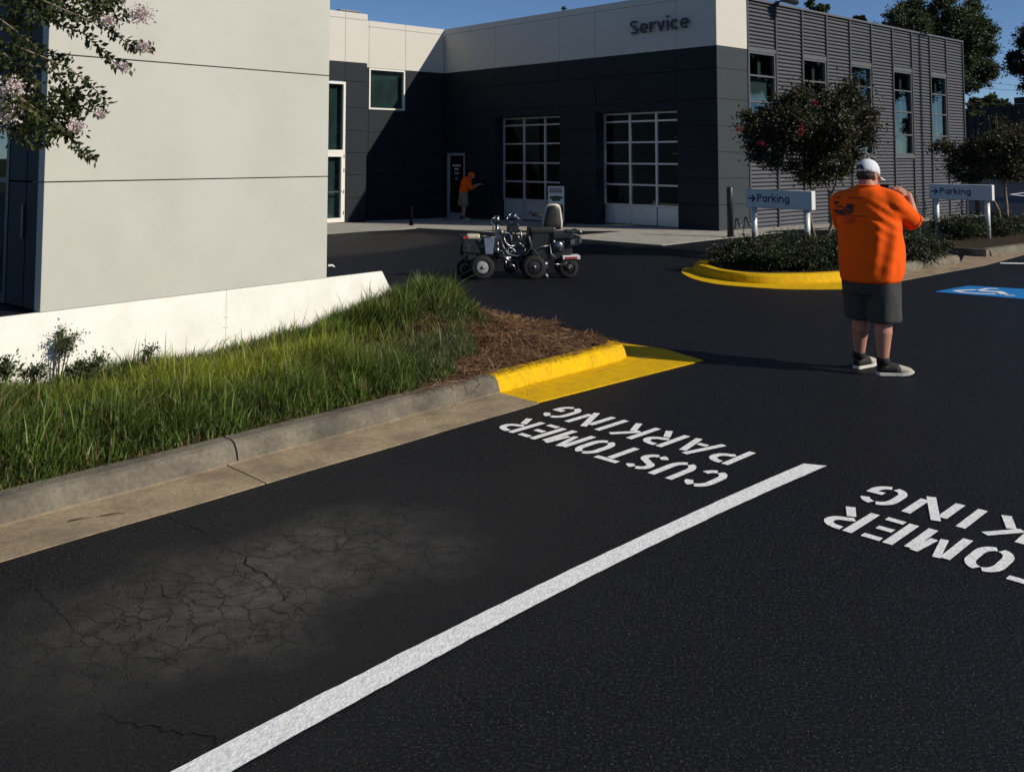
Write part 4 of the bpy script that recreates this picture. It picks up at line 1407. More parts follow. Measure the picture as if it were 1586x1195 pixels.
# accessible space marking
q0, q1, q2, q3 = G(1447, 452), G(1500, 442.7), G(1640, 451), G(1640, 467.5)
acc = thing("accessible_marking", "blue painted square with white wheelchair symbol at the right edge", "road marking", (*G(1560, 455), 0))
OA = (*G(1560, 455), 0)
mb = MB(OA); mb.prism([tuple(p) for p in (q0, q1, q2, q3)], .001, .004); mb.build("blue_square", "blue_line", acc)
def sym(pts, w, z=.008):
    P = [G(*p) for p in pts]
    mbl = MB(OA)
    Lf, Rt = stroke(P, w)
    n = len(Lf)
    mbl.add([(p[0], p[1], z) for p in Lf + Rt], [(i, i + 1, n + i + 1, n + i) for i in range(n - 1)])
    return mbl
mb = sym([(1512, 449.6), (1495, 450), (1480, 451.2), (1490, 453.3), (1510, 455), (1543, 456)], .07)
o = mb.build("wheelchair_symbol", "white_line", acc, fix=False)
for pts, w in (([(1546, 447.8), (1530, 447.6), (1516, 450.4)], .06), ([(1516, 450.8), (1535, 452), (1548, 452.6), (1556, 456.4)], .10), ([(1556, 458), (1572, 458.4)], .06)):
    sym(pts, w, .0081).build("wheelchair_symbol", "white_line", acc, fix=False)
struct(mark("parking_line", [tuple(G(1549, 407.6)), tuple(G(1660, 409.5)), tuple(G(1660, 411.3)), tuple(G(1549, 409))], "white_line", .012))

# cracks in the seal coat
def crack(pts, w):
    P = [G(*p) for p in pts]
    fine = []
    for p, q in zip(P[:-1], P[1:]):
        k = max(2, int(np.hypot(*(q - p)) / .03))
        for i in range(k):
            fine.append(p + (q - p) * i / k + rng.normal(0, .006, 2))
    fine.append(P[-1])
    Lf, Rt = [], []
    for i, p in enumerate(fine):
        t = fine[min(i + 1, len(fine) - 1)] - fine[max(i - 1, 0)]
        t = t / max(1e-6, np.hypot(*t)); n = np.array([-t[1], t[0]])
        ww = .55 * w * (.35 + .65 * math.sin(math.pi * (i + .5) / len(fine))) * rng.uniform(.5, 1.2)
        Lf.append(p + n * ww / 2); Rt.append(p - n * ww / 2)
    n = len(fine)
    mb = MB(); mb.add([(p[0], p[1], .003) for p in Lf + Rt], [(i, i + 1, n + i + 1, n + i) for i in range(n - 1)])
    return mb
ckr = MB()
for pts, w in (([(255, 800), (300, 818), (335, 834)], .007), ([(345, 845), (380, 862), (385, 878), (420, 895), (430, 905), (480, 900)], .009), ([(430, 905), (440, 930), (480, 952), (520, 957)], .006),
               ([(160, 1105), (215, 1125), (270, 1133), (330, 1140), (335, 1150), (328, 1170), (320, 1195)], .008), ([(600, 773), (640, 788), (670, 794)], .006), ([(30, 890), (60, 912), (75, 930), (120, 975)], .005),
               ([(250, 905), (252, 925), (290, 925)], .005), ([(290, 920), (300, 935), (325, 940), (360, 938)], .005), ([(160, 925), (180, 948), (230, 962), (300, 930)], .005), ([(240, 1005), (255, 1012), (280, 1030)], .005),
               ([(690, 1055), (730, 1090), (800, 1130)], .004), ([(930, 1085), (1000, 1110), (1080, 1130)], .003)):
    c_ = crack(pts, w); k0 = len(ckr.v); ckr.v += c_.v; ckr.f += [tuple(i + k0 for i in f) for f in c_.f]; ckr.smooth += c_.smooth
o = ckr.build("asphalt_cracks", "crack", fix=False)
tag(o, "thin dark cracks running through the worn asphalt", "cracks", kind="stuff")

# ================================================================== PARKING SIGNS
def parking_sign(rx, ry, label):
    """board runs along B from its near right end"""
    L = 1.30
    t = thing("parking_sign", label, "sign", (rx, ry, 0.1), group="Parking direction signs on the islands")
    ang = math.atan2(-B[1], -B[0])
    M3_ = Matrix.Rotation(ang, 3, 'Z')
    def loc(p): return M3_ @ Vector(p)
    # x runs from the left end (-L) to the right end (0); outward face at -y
    mb = MB(); mb.box((0, 0, 0), (L, .13, .325)); mb.v = [loc((v.x - L / 2, v.y, v.z + .945)) for v in mb.v]
    board = mb.build("board", "sign", t, bevel=.012)
    for x in (-.13, -L + .13):
        mb = MB(); mb.tube([(x, 0, 0), (x, 0, .78)], .052, 16); mb.v = [loc(v) for v in mb.v]; mb.build("post", "post", t)
    letters, tw = word("Parking", .175, .13)
    kx, ky = .64 / tw, .135
    for st, x0 in letters:
        mb = MB()
        for si_, pts in enumerate(st):
            Lf, Rt = stroke([((p[0] + x0) * kx, p[1] * ky) for p in pts], .175 * .135)
            n = len(Lf)
            mb.add([loc((-L + .235 + p[0], -.0662 - .0004 * si_, .893 + p[1])) for p in Lf + Rt], [(i, n + i, n + i + 1, i + 1) for i in range(n - 1)])
        mb.build("letter", "navy_print", board, fix=False)
    mb = MB()
    for p0, p1 in (((.055, .95), (.185, .95)), ((.125, 1.01), (.19, .95)), ((.125, .89), (.19, .95))):
        Lf, Rt = stroke([p0, p1], .03)
        poly = [Lf[0], Lf[1], Rt[1], Rt[0]]
        mb.add([loc((-L + p[0], -.0665, p[1])) for p in poly] , [(0, 1, 2, 3)])
    mb.build("arrow", "navy_print", board)
    for p in board.children: pass
    return t
parking_sign(5.13, 16.0, "white Parking sign on two posts, left of the man, under the nearer crape myrtle")
parking_sign(9.93, 19.4, "white Parking sign on two posts, right of the man, on the second island")

# ================================================================== PLANTS
def tree_mesh_branches(mb, base, stems, depth, spread, r0, rs, tips):
    """recursive limbs; collects tips"""
    def grow(p, d, L, r, k):
        pts, rad = [p], [r]
        q = p.copy(); dd = d.copy()
        nseg = 4
        for i in range(nseg):
            dd = (dd + Vector((rs.gauss(0, .12), rs.gauss(0, .12), rs.gauss(0.03, .08)))).normalized()
            q = q + dd * (L / nseg)
            pts.append(q.copy()); rad.append(max(.004, r * (1 - .42 * (i + 1) / nseg)))
        mb.tube(pts, rad, 8 if r > .02 else 5)
        if k == 0:
            tips.append((q.copy(), dd.copy())); return
        for j in range(rs.choice((2, 3, 3))):
            ax = Vector((rs.gauss(0, 1), rs.gauss(0, 1), rs.gauss(0, .5))).normalized()
            nd = (dd + ax * spread).normalized()
            grow(q, nd, L * rs.uniform(.62, .85), rad[-1] * .8, k - 1)
        tips.append((pts[2], dd.copy()))
    for d, L, off in stems:
        grow(Vector(base) + Vector(off), Vector(d).normalized(), L, r0 * rs.uniform(.8, 1.1), depth)

def leaf_cloud(clumps, n, size, asp, rs_np, up=0.2):
    """clumps: list of (centre, radius); leaves on random shells of each clump"""
    w = np.array([c[1] ** 2 for c in clumps]); w = w / w.sum()
    idx = rs_np.choice(len(clumps), n, p=w)
    cen = np.array([list(clumps[i][0]) for i in range(len(clumps))])[idx]
    rad = np.array([c[1] for c in clumps])[idx]
    d = unit(rs_np.normal(size=(n, 3)))
    rr = rad * np.minimum(1.7, np.abs(rs_np.normal(0.35, 0.62, n)))
    P = cen + d * rr[:, None] * np.array([1, 1, .8])
    D = unit(d * .7 + rs_np.normal(size=(n, 3)) * .7 + np.array([0, 0, up]))
    L = size * rs_np.uniform(.7, 1.3, n)
    return P, D, L, L * asp

def crown_part(name, parent, org, clumps, n, size, asp, mat, seed, up=.2):
    r_ = np.random.default_rng(seed)
    P, D, L, W = leaf_cloud(clumps, n, size, asp, r_, up)
    me = leaves_mesh(name, P - np.array(org), D, L, W)
    return link_mesh(name, me, mat, parent)

def ellipse_clumps(c, r, k, cr, rs, hollow=.35, power=.5):
    out = []
    for _ in range(k):
        d = Vector((rs.gauss(0, 1), rs.gauss(0, 1), rs.gauss(0, 1))).normalized()
        t = hollow + (1 - hollow) * rs.random() ** power
        out.append((Vector(c) + Vector((d.x * r[0] * t, d.y * r[1] * t, d.z * r[2] * t)), cr * rs.uniform(.6, 1.3)))
    return out

def crape(px, depth, label, crown_c, crown_r, seed, nleaf, extra=(), stems=None, flowers=()):
    x = (px - CX) / FOC * depth
    rs = random.Random(seed)
    t = thing("crape_myrtle", label, "tree", (x, depth, .1), group="crape myrtles on the islands")
    org = (x, depth, .1)
    mb = MB(org); tips = []
    tree_mesh_branches(mb, org, stems, 2, .62, .042, rs, tips)
    mb.build("trunk", "bark", t)
    cl = ellipse_clumps(crown_c, crown_r, 130, .18, rs, .0, .5) + list(extra)
    lo, hi = Vector(crown_c) - Vector(crown_r) * 1.1, Vector(crown_c) + Vector(crown_r) * 1.1
    for p, d in tips:
        if all(lo[i] < p[i] < hi[i] for i in range(3)):
            cl.append((p, .2))
    cr = crown_part("crown", t, org, cl, nleaf, .062, .55, "leaf_crape", seed)
    for (fx, fy, fd) in flowers:
        q = Vector(ray(fx, fy) * fd) + Vector((0, 0, EYE))
        crown_part("flower_cluster", t, org, [(q, .05)], 90, .024, .9, "petal_red", seed + int(fx), .4)
    return t
d1_ = 16.7
def at(px, py, d):
    r = ray(px, py); k = d / r[1]
    return Vector((r[0] * k, d, EYE + r[2] * k))
crape(1267, d1_, "dark crape myrtle with few red blooms on the yellow tipped island", at(1250, 208, d1_), (1.08, 1.0, .80), 3, 56000,
      extra=[(at(1312, 140, d1_), .30), (at(1300, 160, d1_), .34), (at(1330, 160, d1_ - .1), .25), (at(1240, 155, d1_), .32), (at(1220, 160, d1_), .26), (at(1165, 200, d1_), .26), (at(1155, 180, d1_), .16), (at(1335, 215, d1_), .3), (at(1345, 200, d1_), .2), (at(1178, 235, d1_), .22), (at(1320, 240, d1_), .26)],
      stems=[((-.03, 0, 1), 1.02, (-.06, 0, 0)), ((.04, .02, 1), 1.05, (.07, .0, 0))],
      flowers=((1144, 201, d1_ - .6), (1241, 197, d1_ - .95), (1239, 205, d1_ - .95), (1180, 223, d1_ - .8), (1262, 160, d1_ - .7)))
d2_ = 21.0
crape(1549, d2_, "dark crape myrtle with bare curving stems on the second island", at(1545, 240, d2_), (1.15, 1.0, .58), 5, 34000,
      extra=[(at(1543, 195, d2_), .22), (at(1550, 210, d2_), .3), (at(1585, 215, d2_), .35), (at(1500, 235, d2_), .3), (at(1478, 265, d2_), .22), (at(1490, 275, d2_), .25), (at(1510, 250, d2_), .3), (at(1580, 240, d2_), .35), (at(1600, 200, d2_), .35), (at(1545, 185, d2_), .12)],
      stems=[((-.14, 0, 1), 1.05, (-.06, 0, 0)), ((.22, 0, 1), 1.2, (.05, 0, 0))])

# clipped shrubs, each its own plant
def shrub(px, py, d, r, h, seed, label, dens=1.0, z0=.1):
    p = at(px, py, d)
    rs = random.Random(seed)
    t = thing("shrub", label, "shrub", (p.x, d, z0), group="low shrubs planted on the islands")
    org = (p.x, d, z0)
    cl = []
    for _ in range(26):
        a = rs.uniform(0, 6.28); rr = r * math.sqrt(rs.random()) * .85
        zz = z0 + h * (rs.uniform(.15, .8)) * (1 - .35 * (rr / r) ** 2)
        cl.append((Vector((p.x + rr * math.cos(a), d + rr * math.sin(a), zz)), h * .30))
    crown_part("foliage", t, org, cl, int(5200 * dens * (r / .5) ** 2), .042, .55, "leaf_shrub", seed, .3)
    mb = MB(org)
    for _ in range(5):
        a = rs.uniform(0, 6.28)
        mb.tube([(p.x, d, z0 - .02), (p.x + .3 * r * math.cos(a), d + .3 * r * math.sin(a), z0 + h * .6)], [.012, .006], 5)
    mb.build("stem", "bark_dark", t)
shr = [(1139, 14.75, .42, .34, "low dark shrub at the left tip of the yellow island"), (1172, 15.0, .46, .42, "low dark shrub under the left end of the first Parking sign"),
       (1205, 14.3, .50, .36, "low dark shrub behind the middle of the yellow kerb"), (1240, 14.35, .50, .38, "low dark shrub in front of the right post of the first Parking sign"),
       (1280, 14.5, .50, .40, "low dark shrub behind the yellow kerb just left of the man"), (1230, 15.9, .5, .38, "low dark shrub between the posts of the first Parking sign"),
       (1305, 15.9, .55, .42, "low dark shrub behind the man's back, right of the first tree"), (1345, 15.2, .55, .45, "dark shrub hidden mostly behind the man in orange"),
       (1395, 15.3, .52, .42, "low dark shrub just right of the man in orange"), (1430, 15.9, .5, .33, "low dark shrub at the right end of the first island"),
       (1395, 17.4, .5, .95, "taller thin shrub rising behind the man's elbow"),
       (1475, 20.2, .5, .40, "low dark shrub under the left end of the second Parking sign"), (1500, 19.5, .5, .45, "low dark shrub in the middle of the second Parking sign"),
       (1530, 20.2, .52, .42, "low dark shrub behind the right post of the second Parking sign"), (1552, 20.8, .5, .42, "low dark shrub at the foot of the bare stems on the second island")]
for i, (px, d, r, h, lb) in enumerate(shr):
    shrub(px, 380, d, r, h * 1.22, 100 + i, lb, dens=.8 if h > .6 else 1.0)

# big trees behind
def big_tree(name, px, d, z0, crown, label, mat, seed, n, size, trunk_r=.3, group="trees behind the building"):
    """crown: list of (px, py, radius in px) blobs"""
    rs = random.Random(seed)
    base = at(px, HORIZON, d)
    t = thing(name, label, "tree", (base.x, d, z0), group=group)
    org = (base.x, d, z0)
    cl = []
    for bx, by, br in crown:
        c = at(bx, by, d); rr = br * d / FOC
        for _ in range(max(8, int(rr * 22))):
            v = Vector((rs.gauss(0, 1), rs.gauss(0, 1), rs.gauss(0, 1))).normalized() * rr * rs.random() ** .45
            cl.append((c + v, rr * rs.uniform(.12, .32)))
    crown_part("crown", t, org, cl, n, size, .62, mat, seed, 0)
    mb = MB(org)
    top = at(crown[0][0], crown[0][1], d)
    b0 = Vector(org)
    mb.tube([b0, b0 + (top - b0) * .35 + Vector((.2, 0, 0)), b0 + (top - b0) * .7, top], [trunk_r, trunk_r * .8, trunk_r * .5, trunk_r * .15], 10)
    for bx, by, br in crown[1:]:
        c = at(bx, by, d); s = b0 + (top - b0) * rs.uniform(.35, .6)
        mb.tube([s, (s + c) / 2 + Vector((0, 0, .3)), c], [trunk_r * .4, trunk_r * .25, trunk_r * .06], 7)
    mb.build("trunk", "bark_dark", t)
    return t
oak = big_tree("oak_tree", 1455, 52, -.6, [(1455, 55, 62), (1400, 45, 42), (1500, 50, 42), (1520, 95, 34), (1478, 100, 40), (1440, 22, 42), (1400, 85, 40), (1515, 130, 26), (1490, 25, 34), (1378, 44, 27), (1366, 44, 12), (1530, 70, 18), (1505, 165, 15), (1520, 175, 7)],
               "big full crowned oak behind the far end of the ribbed building", "leaf_oak", 21, 110000, .125, .4)
big_tree("oak_tree", 1625, 40, -.5, [(1610, 95, 45), (1580, 95, 20), (1640, 70, 55), (1600, 120, 18)], "dark tree reaching in at the right edge of the sky", "leaf_dark", 22, 36000, .11, .3)
big_tree("pine_tree", 1268, 60, -.6, [(1270, 12, 10), (1256, 5, 7), (1278, 16, 6), (1262, 18, 7)], "wispy treetop showing above the roof edge near the floodlight", "leaf_oak", 23, 900, .2, .1)
big_tree("pine_tree", 1333, 60, -.6, [(1333, 31, 5), (1326, 30, 3)], "tiny dark treetop showing above the middle of the ribbed roof edge", "leaf_dark", 24, 900, .2, .1)
for i, (px, py, r) in enumerate(((1510, 163, 9), (1535, 160, 12), (1522, 166, 9), (1556, 163, 10))):
    big_tree("far_tree", px, 125, -.6, [(px, py, r), (px + 6, py + 6, r * .8)], ["small far treetop above the dark building, leftmost", "largest far treetop above the dark building", "low far treetop between two bigger ones above the dark building", "rightmost far treetop above the dark building"][i], "leaf_oak", 30 + i, 1500, .5, .2)

# trees across the lot to the right: seen mirrored in the windows
for (x, y, k, a) in ((46, 24, 1.3, .6), (54, 35, 1.6, 2.0), (49, 42.3, 1.6, 3.6)):
    c_ = copy_tree(oak)
    c_.location = (x, y, -4.2); c_.rotation_euler = (0, 0, a); c_.scale = (k, k, k)
    c_["label"] = ["big oak across the lot, nearest of the three mirrored in the ribbed wall", "largest oak across the lot, middle of the three mirrored in the ribbed wall", "oak across the lot, farthest of the three mirrored in the ribbed wall"][int(a)  // 1 if a < 1 else (1 if a < 3 else 2)]
    c_["group"] = "oaks across the lot"

# far dark building at the right edge
fb_c = at(1586, 262, 100)
fb = thing("far_building", "long dark flat roofed building in shade beyond the second island", "building", (fb_c.x, 100, -.6))
OB = (fb_c.x, 100, -.6)
def ztop(py, d): return EYE + (HORIZON - py) * d / FOC
q0 = at(1480, 250, 112); q1 = at(1680, 250, 92)
dv = Vector((q1.x - q0.x, q1.y - q0.y, 0)); Ln = dv.length; dv.normalize(); nv = Vector((dv.y, -dv.x, 0))
nb = 16
for i in range(nb):
    mb = MB(OB); o_ = Vector((q0.x, q0.y, -.6)) + dv * (Ln * i / nb)
    mb.slab(o_ + dv * .06, dv * (Ln / nb - .12), -nv * .3, Vector((0, 0, ztop(163, 102) + .6)))
    mb.build("panel", "far_wall", fb)
mb = MB(OB); mb.slab(Vector((q0.x, q0.y, -.6)) - nv * .1, dv * Ln, -nv * 12, Vector((0, 0, ztop(163, 102) + .4))); mb.build("wall", "far_wall", fb)
o_ = at(1576, 200, 100)
mb = MB(OB); mb.slab((o_.x, 100.5, 4.0), dv * 6, -nv * 5, Vector((0, 0, ztop(151, 100) - 4.0))); mb.build("stair_tower", "far_wall", fb)

# overhead wires
pl = thing("power_line", "thin sagging wires crossing the sky at the right edge", "power line", (*at(1500, 140, 90).xy, 0))
OPL = (*at(1500, 140, 90).xy, 0)
for (y0, y1) in ((112, 138), (126, 142), (157, 156)):
    pts = []
    for i in range(9):
        t = i / 8; px = 1440 + 220 * t
        pts.append(at(px, y0 + (y1 - y0) * t + 5 * math.sin(math.pi * t), 90))
    MB(OPL).tube(pts, .018, 5).build("wire", "wire", pl)
# tall light pole out to the right; its shadow falls down the ribbed wall
lp0 = C + A * 11.35 + np.array([to_sun.x, to_sun.y]) / math.hypot(to_sun.x, to_sun.y) * 7.5
lp = thing("light_pole", "tall lot light pole standing right of the picture", "light pole", (lp0[0], lp0[1], -.1))
MB().tube([(0, 0, 0), (0, 0, 10.6)], [.10, .07], 10).build("pole", "trim", lp)
mb = MB(); mb.box((.5, 0, 10.55), (.9, .3, .12)); mb.build("lamp_head", "trim", lp, bevel=.02)

# white painted arrow lines on the far drive
struct(mark("drive_marking", [tuple(G(1563, 301, -.5)), tuple(G(1640, 291, -.5)), tuple(G(1640, 292.5, -.5)), tuple(G(1569, 301, -.5)), tuple(G(1640, 309, -.5)), tuple(G(1640, 311, -.5))], "white_line", -.50))

# ---- near crape myrtle reaching in at the upper left
t = thing("crape_myrtle", "near crape myrtle with pale pink blooms at the upper left corner", "tree", (-3.75, 5.55, .15))
OT = (-3.75, 5.55, .15)
rs = random.Random(44)
mbb = MB(OT)
mbb.tube([(-3.75, 5.55, .1), (-3.7, 5.5, .9), (-3.6, 5.5, 1.7), (-3.45, 5.55, 2.6), (-3.3, 5.6, 3.4)], [.07, .06, .05, .035, .015], 10)
mbb.tube([(-3.75, 5.6, .1), (-3.95, 5.7, 1.0), (-4.1, 5.8, 2.2), (-4.2, 5.9, 3.3)], [.06, .05, .04, .015], 10)
mbb.tube([(-3.6, 5.5, 1.7), (-3.45, 5.5, 2.1), (-3.2, 5.55, 2.35)], [.03, .022, .012], 8)
mbb.build("trunk", "bark", t)
DN = 5.75
sprays = [[(60, -30), (140, 10), (185, 30), (205, 18)], [(40, -10), (110, 20), (160, 40), (190, 62), (212, 78), (232, 72)], [(50, 20), (90, 38), (130, 52), (155, 75), (178, 98), (196, 106)],
          [(20, 70), (75, 92), (110, 108), (140, 132), (165, 158)], [(30, 100), (75, 105), (105, 130), (130, 150), (160, 178)], [(10, 140), (60, 160), (95, 190), (110, 215), (125, 235), (148, 247)],
          [(0, 30), (40, 60), (70, 85), (108, 92)], [(-20, 130), (30, 150), (70, 180), (100, 175), (120, 165)], [(-30, 190), (20, 205), (50, 225), (80, 222)], [(60, 150), (100, 150), (122, 170)],
          [(150, -30), (170, 5), (190, -5)], [(-20, 60), (25, 100), (40, 140), (30, 190)], [(60, -30), (100, 5), (125, 30)], [(0, 0), (50, 10), (90, 25)]]
LP, LD, LL = [], [], []
brm = MB(OT)
for si, sp in enumerate(sprays):
    dz = rs.uniform(-.35, .35)
    pts = [at(x, y, DN + dz * (1 - i / len(sp))) for i, (x, y) in enumerate(sp)]
    fine = []
    for p, q in zip(pts[:-1], pts[1:]):
        for i in range(8):
            fine.append(p.lerp(q, i / 8))
    fine.append(pts[-1])
    brm.tube(fine[::4] + [fine[-1]], [.006 * (1 - .7 * i / (len(fine) // 4 + 1)) for i in range(len(fine[::4]) + 1)], 5)
    for i, p in enumerate(fine):
        tdir = (fine[min(i + 1, len(fine) - 1)] - fine[max(i - 1, 0)]).normalized()
        for side in (-1, 1):
            for rep in range(2):
                sidev = tdir.cross(Vector((rs.gauss(0, .5), 1, rs.gauss(0, .5)))).normalized() * side
                d = (sidev + tdir * .45 + Vector((0, rs.gauss(0, .5), -.15))).normalized()
                LP.append(p + Vector((rs.gauss(0, .012), rs.gauss(0, .03), rs.gauss(0, .012)))); LD.append(d); LL.append(rs.uniform(.030, .052))
brm.build("branch", "bark", t)
# denser foliage close to the trunk side
cl = []
for _ in range(60):
    x, y = rs.uniform(-120, 75), rs.uniform(-60, 205)
    if x > 40 and 45 < y < 80: continue
    cl.append((at(x, y, DN + rs.uniform(-.3, .5)), .12))
for _ in range(14):
    cl.append((at(rs.uniform(50, 115), rs.uniform(140, 205), DN + rs.uniform(-.2, .3)), .09))
for _ in range(16):
    cl.append((at(rs.uniform(60, 170), rs.uniform(-40, 28), DN + rs.uniform(-.2, .3)), .09))
P, D, L, W = leaf_cloud(cl, 5200, .045, .55, np.random.default_rng(5), 0)
LPa = np.concatenate([np.array([list(p) for p in LP]), P]); LDa = np.concatenate([np.array([list(p) for p in LD]), D]); LLa = np.concatenate([np.array(LL), L])
me = leaves_mesh("foliage", LPa - np.array(OT), LDa, LLa, LLa * .55)
link_mesh("crown", me, "leaf_left", t)
for (x, y, r) in ((217, 22, .055), (20, 138, .06), (8, 172, .08), (117, 197, .04), (222, 74, .03), (192, 104, .025), (165, 32, .03), (155, 178, .02)):
    crown_part("flower_cluster", t, OT, [(at(x, y, DN - .25), r)], int(9000 * r), .017, .9, "petal", int(x) + 900, .3)

# sapling and weeds against the white wall
def sapling(px, py_top, py_base, d, wpx, label, seed, n=500, size=.02, nm="sapling"):
    rs = random.Random(seed)
    b = at(px - 8, py_base, d); tp = at(px, py_top, d)
    t = thing(nm, label, "plant", (b.x, d, b.z), group="self sown plants by the white wall")
    org = (b.x, d, b.z)
    mb = MB(org); cl = []
    for i in range(7):
        e = at(px + rs.uniform(-.8, .8) * wpx, rs.uniform(py_top, py_top + (py_base - py_top) * .45), d + rs.uniform(-.06, .06))
        m = b.lerp(e, .5) + Vector((rs.gauss(0, .02), 0, .02))
        mb.tube([b + Vector((0, 0, -.1)), m, e], [.005, .0035, .0015], 5)
        cl.append((e, .06)); cl.append((m.lerp(e, .5), .05))
    mb.build("stem", "twig", t)
    crown_part("foliage", t, org, cl, n, size, .5, "leaf_weed", seed, .3)
sapling(98, 508, 588, 6.73, 24, "small bushy sapling standing against the bright white wall", 61, 900, .02)
sapling(128, 552, 600, 6.4, 40, "leafy weed just right of the sapling by the white wall", 62, 900, .022, "weed")
sapling(55, 565, 605, 6.3, 30, "leafy weed just left of the sapling by the white wall", 63, 600, .022, "weed")
sapling(0, 555, 610, 6.1, 22, "dark leafy weed at the left edge of the picture by the white wall", 64, 700, .03, "weed")
sapling(232, 538, 560, 6.9, 14, "short weed poking above the grass before the white wall", 65, 200, .02, "weed")

# ================================================================== PEOPLE
def frame_axes(phi):
    F = Vector((math.sin(phi), math.cos(phi), 0)); Rr = Vector((math.cos(phi), -math.sin(phi), 0))
    return F, Rr
def ring(c, rx, ry, F, Rr, z, n=28, p=2.3):
    out = []
    for i in range(n):
        a = 2 * math.pi * i / n
        ca, sa = math.cos(a), math.sin(a)
        x = rx * math.copysign(abs(ca) ** (2 / p), ca); y = ry * math.copysign(abs(sa) ** (2 / p), sa)
        out.append(Vector((c.x, c.y, z)) + Rr * x + F * y)
    return out

def fold(me, amp, sx, sz, seed, org=Vector()):
    me.update()
    nrm = [v.normal.copy() for v in me.vertices]
    for v, n in zip(me.vertices, nrm):
        p = v.co - org
        a = noise.noise(Vector((p.x * sx + seed, p.y * sx, p.z * sz)))
        b = noise.noise(Vector((p.x * sx * 2.3, p.y * sx * 2.3 + seed, p.z * sz * 2.0)))
        v.co += n * amp * (1 - 2 * abs(a) + .4 * b)
    me.update()

def hand(mb, wrist, fwd, palm_n, scale=1.0, curl=.9, flip=1):
    """palm and five separate bent fingers"""
    fwd = fwd.normalized(); palm_n = (palm_n - fwd * palm_n.dot(fwd)).normalized()
    side = fwd.cross(palm_n).normalized() * flip
    s = scale
    pc = wrist + fwd * .045 * s
    for k in (-1.5, -.5, .5, 1.5):
        mb.capsule(wrist + side * .012 * k * s, wrist + fwd * .088 * s + side * .0195 * k * s, .019 * s, .0145 * s, 10)
    for k, ln in ((-1.5, .058), (-.5, .070), (.5, .076), (1.5, .068)):
        p = wrist + fwd * .090 * s + side * .0195 * k * s
        d = fwd.copy(); a = 0
        for j, fr in enumerate((.48, .30, .24)):
            a += curl * (.55, .75, .6)[j]
            d = fwd * math.cos(a) + palm_n * math.sin(a)
            q = p + d * ln * fr * s
            mb.capsule(p, q, (.0098 - .0012 * j) * s, (.0092 - .0012 * j) * s, 8)
            p = q
    p = wrist + fwd * .03 * s + side * .036 * s
    for j, (ln, o) in enumerate(((.036, .75), (.028, .45))):
        d = (fwd * (.55 + .2 * j) + side * o * (1 - .5 * j) + palm_n * (.45 + .3 * j)).normalized()
        q = p + d * ln * s
        mb.capsule(p, q, (.0125 - .002 * j) * s, (.0115 - .002 * j) * s, 8)
        p = q

def shoe(parent, heel, toe, label_mat_u, org, flip=1):
    """trainer from heel to toe on the ground"""
    h, t = Vector(heel), Vector(toe)
    F = (t - h).normalized(); S = Vector((-F.y, F.x, 0))
    Ln = (t - h).length
    prof = [(0, .030, 0), (.06, .036, 0), (.25, .037, 0), (.45, .040, 0), (.65, .047, 0), (.82, .045, 0), (.94, .037, 0), (1.0, .024, 0)]
    def rr(u, w, z, dz=0):
        return [h + F * (Ln * u) + S * (w * x) + Vector((0, 0, z + dz)) for x in (-1, -.5, 0, .5, 1)]
    # sole
    mb = MB(org)
    n = len(prof)
    top = []; bot = []
    left = [h + F * (Ln * u) + S * w for u, w, _ in prof]; right = [h + F * (Ln * u) - S * w for u, w, _ in prof]
    outl = left + right[::-1]
    lift = [0.0, 0, 0, 0, .0, .006, .018, .026]
    lz = lift + lift[::-1]
    vs = [p + Vector((0, 0, .004 + z)) for p, z in zip(outl, lz)] + [p + Vector((0, 0, .032 + z * .6)) for p, z in zip(outl, lz)]
    m = len(outl)
    fs = [tuple(range(m))[::-1], tuple(range(m, 2 * m))] + [(i, (i + 1) % m, m + (i + 1) % m, m + i) for i in range(m)]
    mb.add(vs, fs)
    # upper: heel part dark, toe part pale
    def upper(us, hs, nm, mat, par):
        mbu = MB(org)
        rings = []
        for u, hh in zip(us, hs):
            w = float(np.interp(u, [q[0] for q in prof], [q[1] for q in prof])) * .93
            c = h + F * (Ln * u)
            rg = []
            for k in range(12):
                a = math.pi * k / 11
                rg.append(c + S * (w * math.cos(a)) + Vector((0, 0, .031 + (hh - .031) * math.sin(a) ** .7)))
            rings.append(rg)
        mbu.loft(rings)
        o = mbu.build(nm, mat, par)
        return o
    up = upper([.02, .12, .24, .36, .50, .60], [.092, .118, .118, .112, .104, .092], "shoe", "shoe_dark", parent)
    upper([.57, .64, .72, .82, .91, .97], [.096, .090, .083, .076, .066, .054], "toe_cap", label_mat_u, up)
    mb.build("sole", "shoe_sole", up, bevel=.004)
    mbc = MB(org); c = h + F * (Ln * .18)
    mbc.tube([c + Vector((0, 0, .09)), c + Vector((0, 0, .14))], [.040, .046], 14); mbc.build("collar", "shoe_dark", up)
    return up

# ---- the man in the foreground
MO = Vector((3.015, 7.95, 0))
F, Rr = frame_axes(R(38))
man = thing("person", "man seen from behind in bright orange t-shirt, charcoal shorts and white backward-strap cap, hands raised", "person", MO)
X, Y, Z = Vector((1, 0, 0)), Vector((0, 1, 0)), Vector((0, 0, 1))
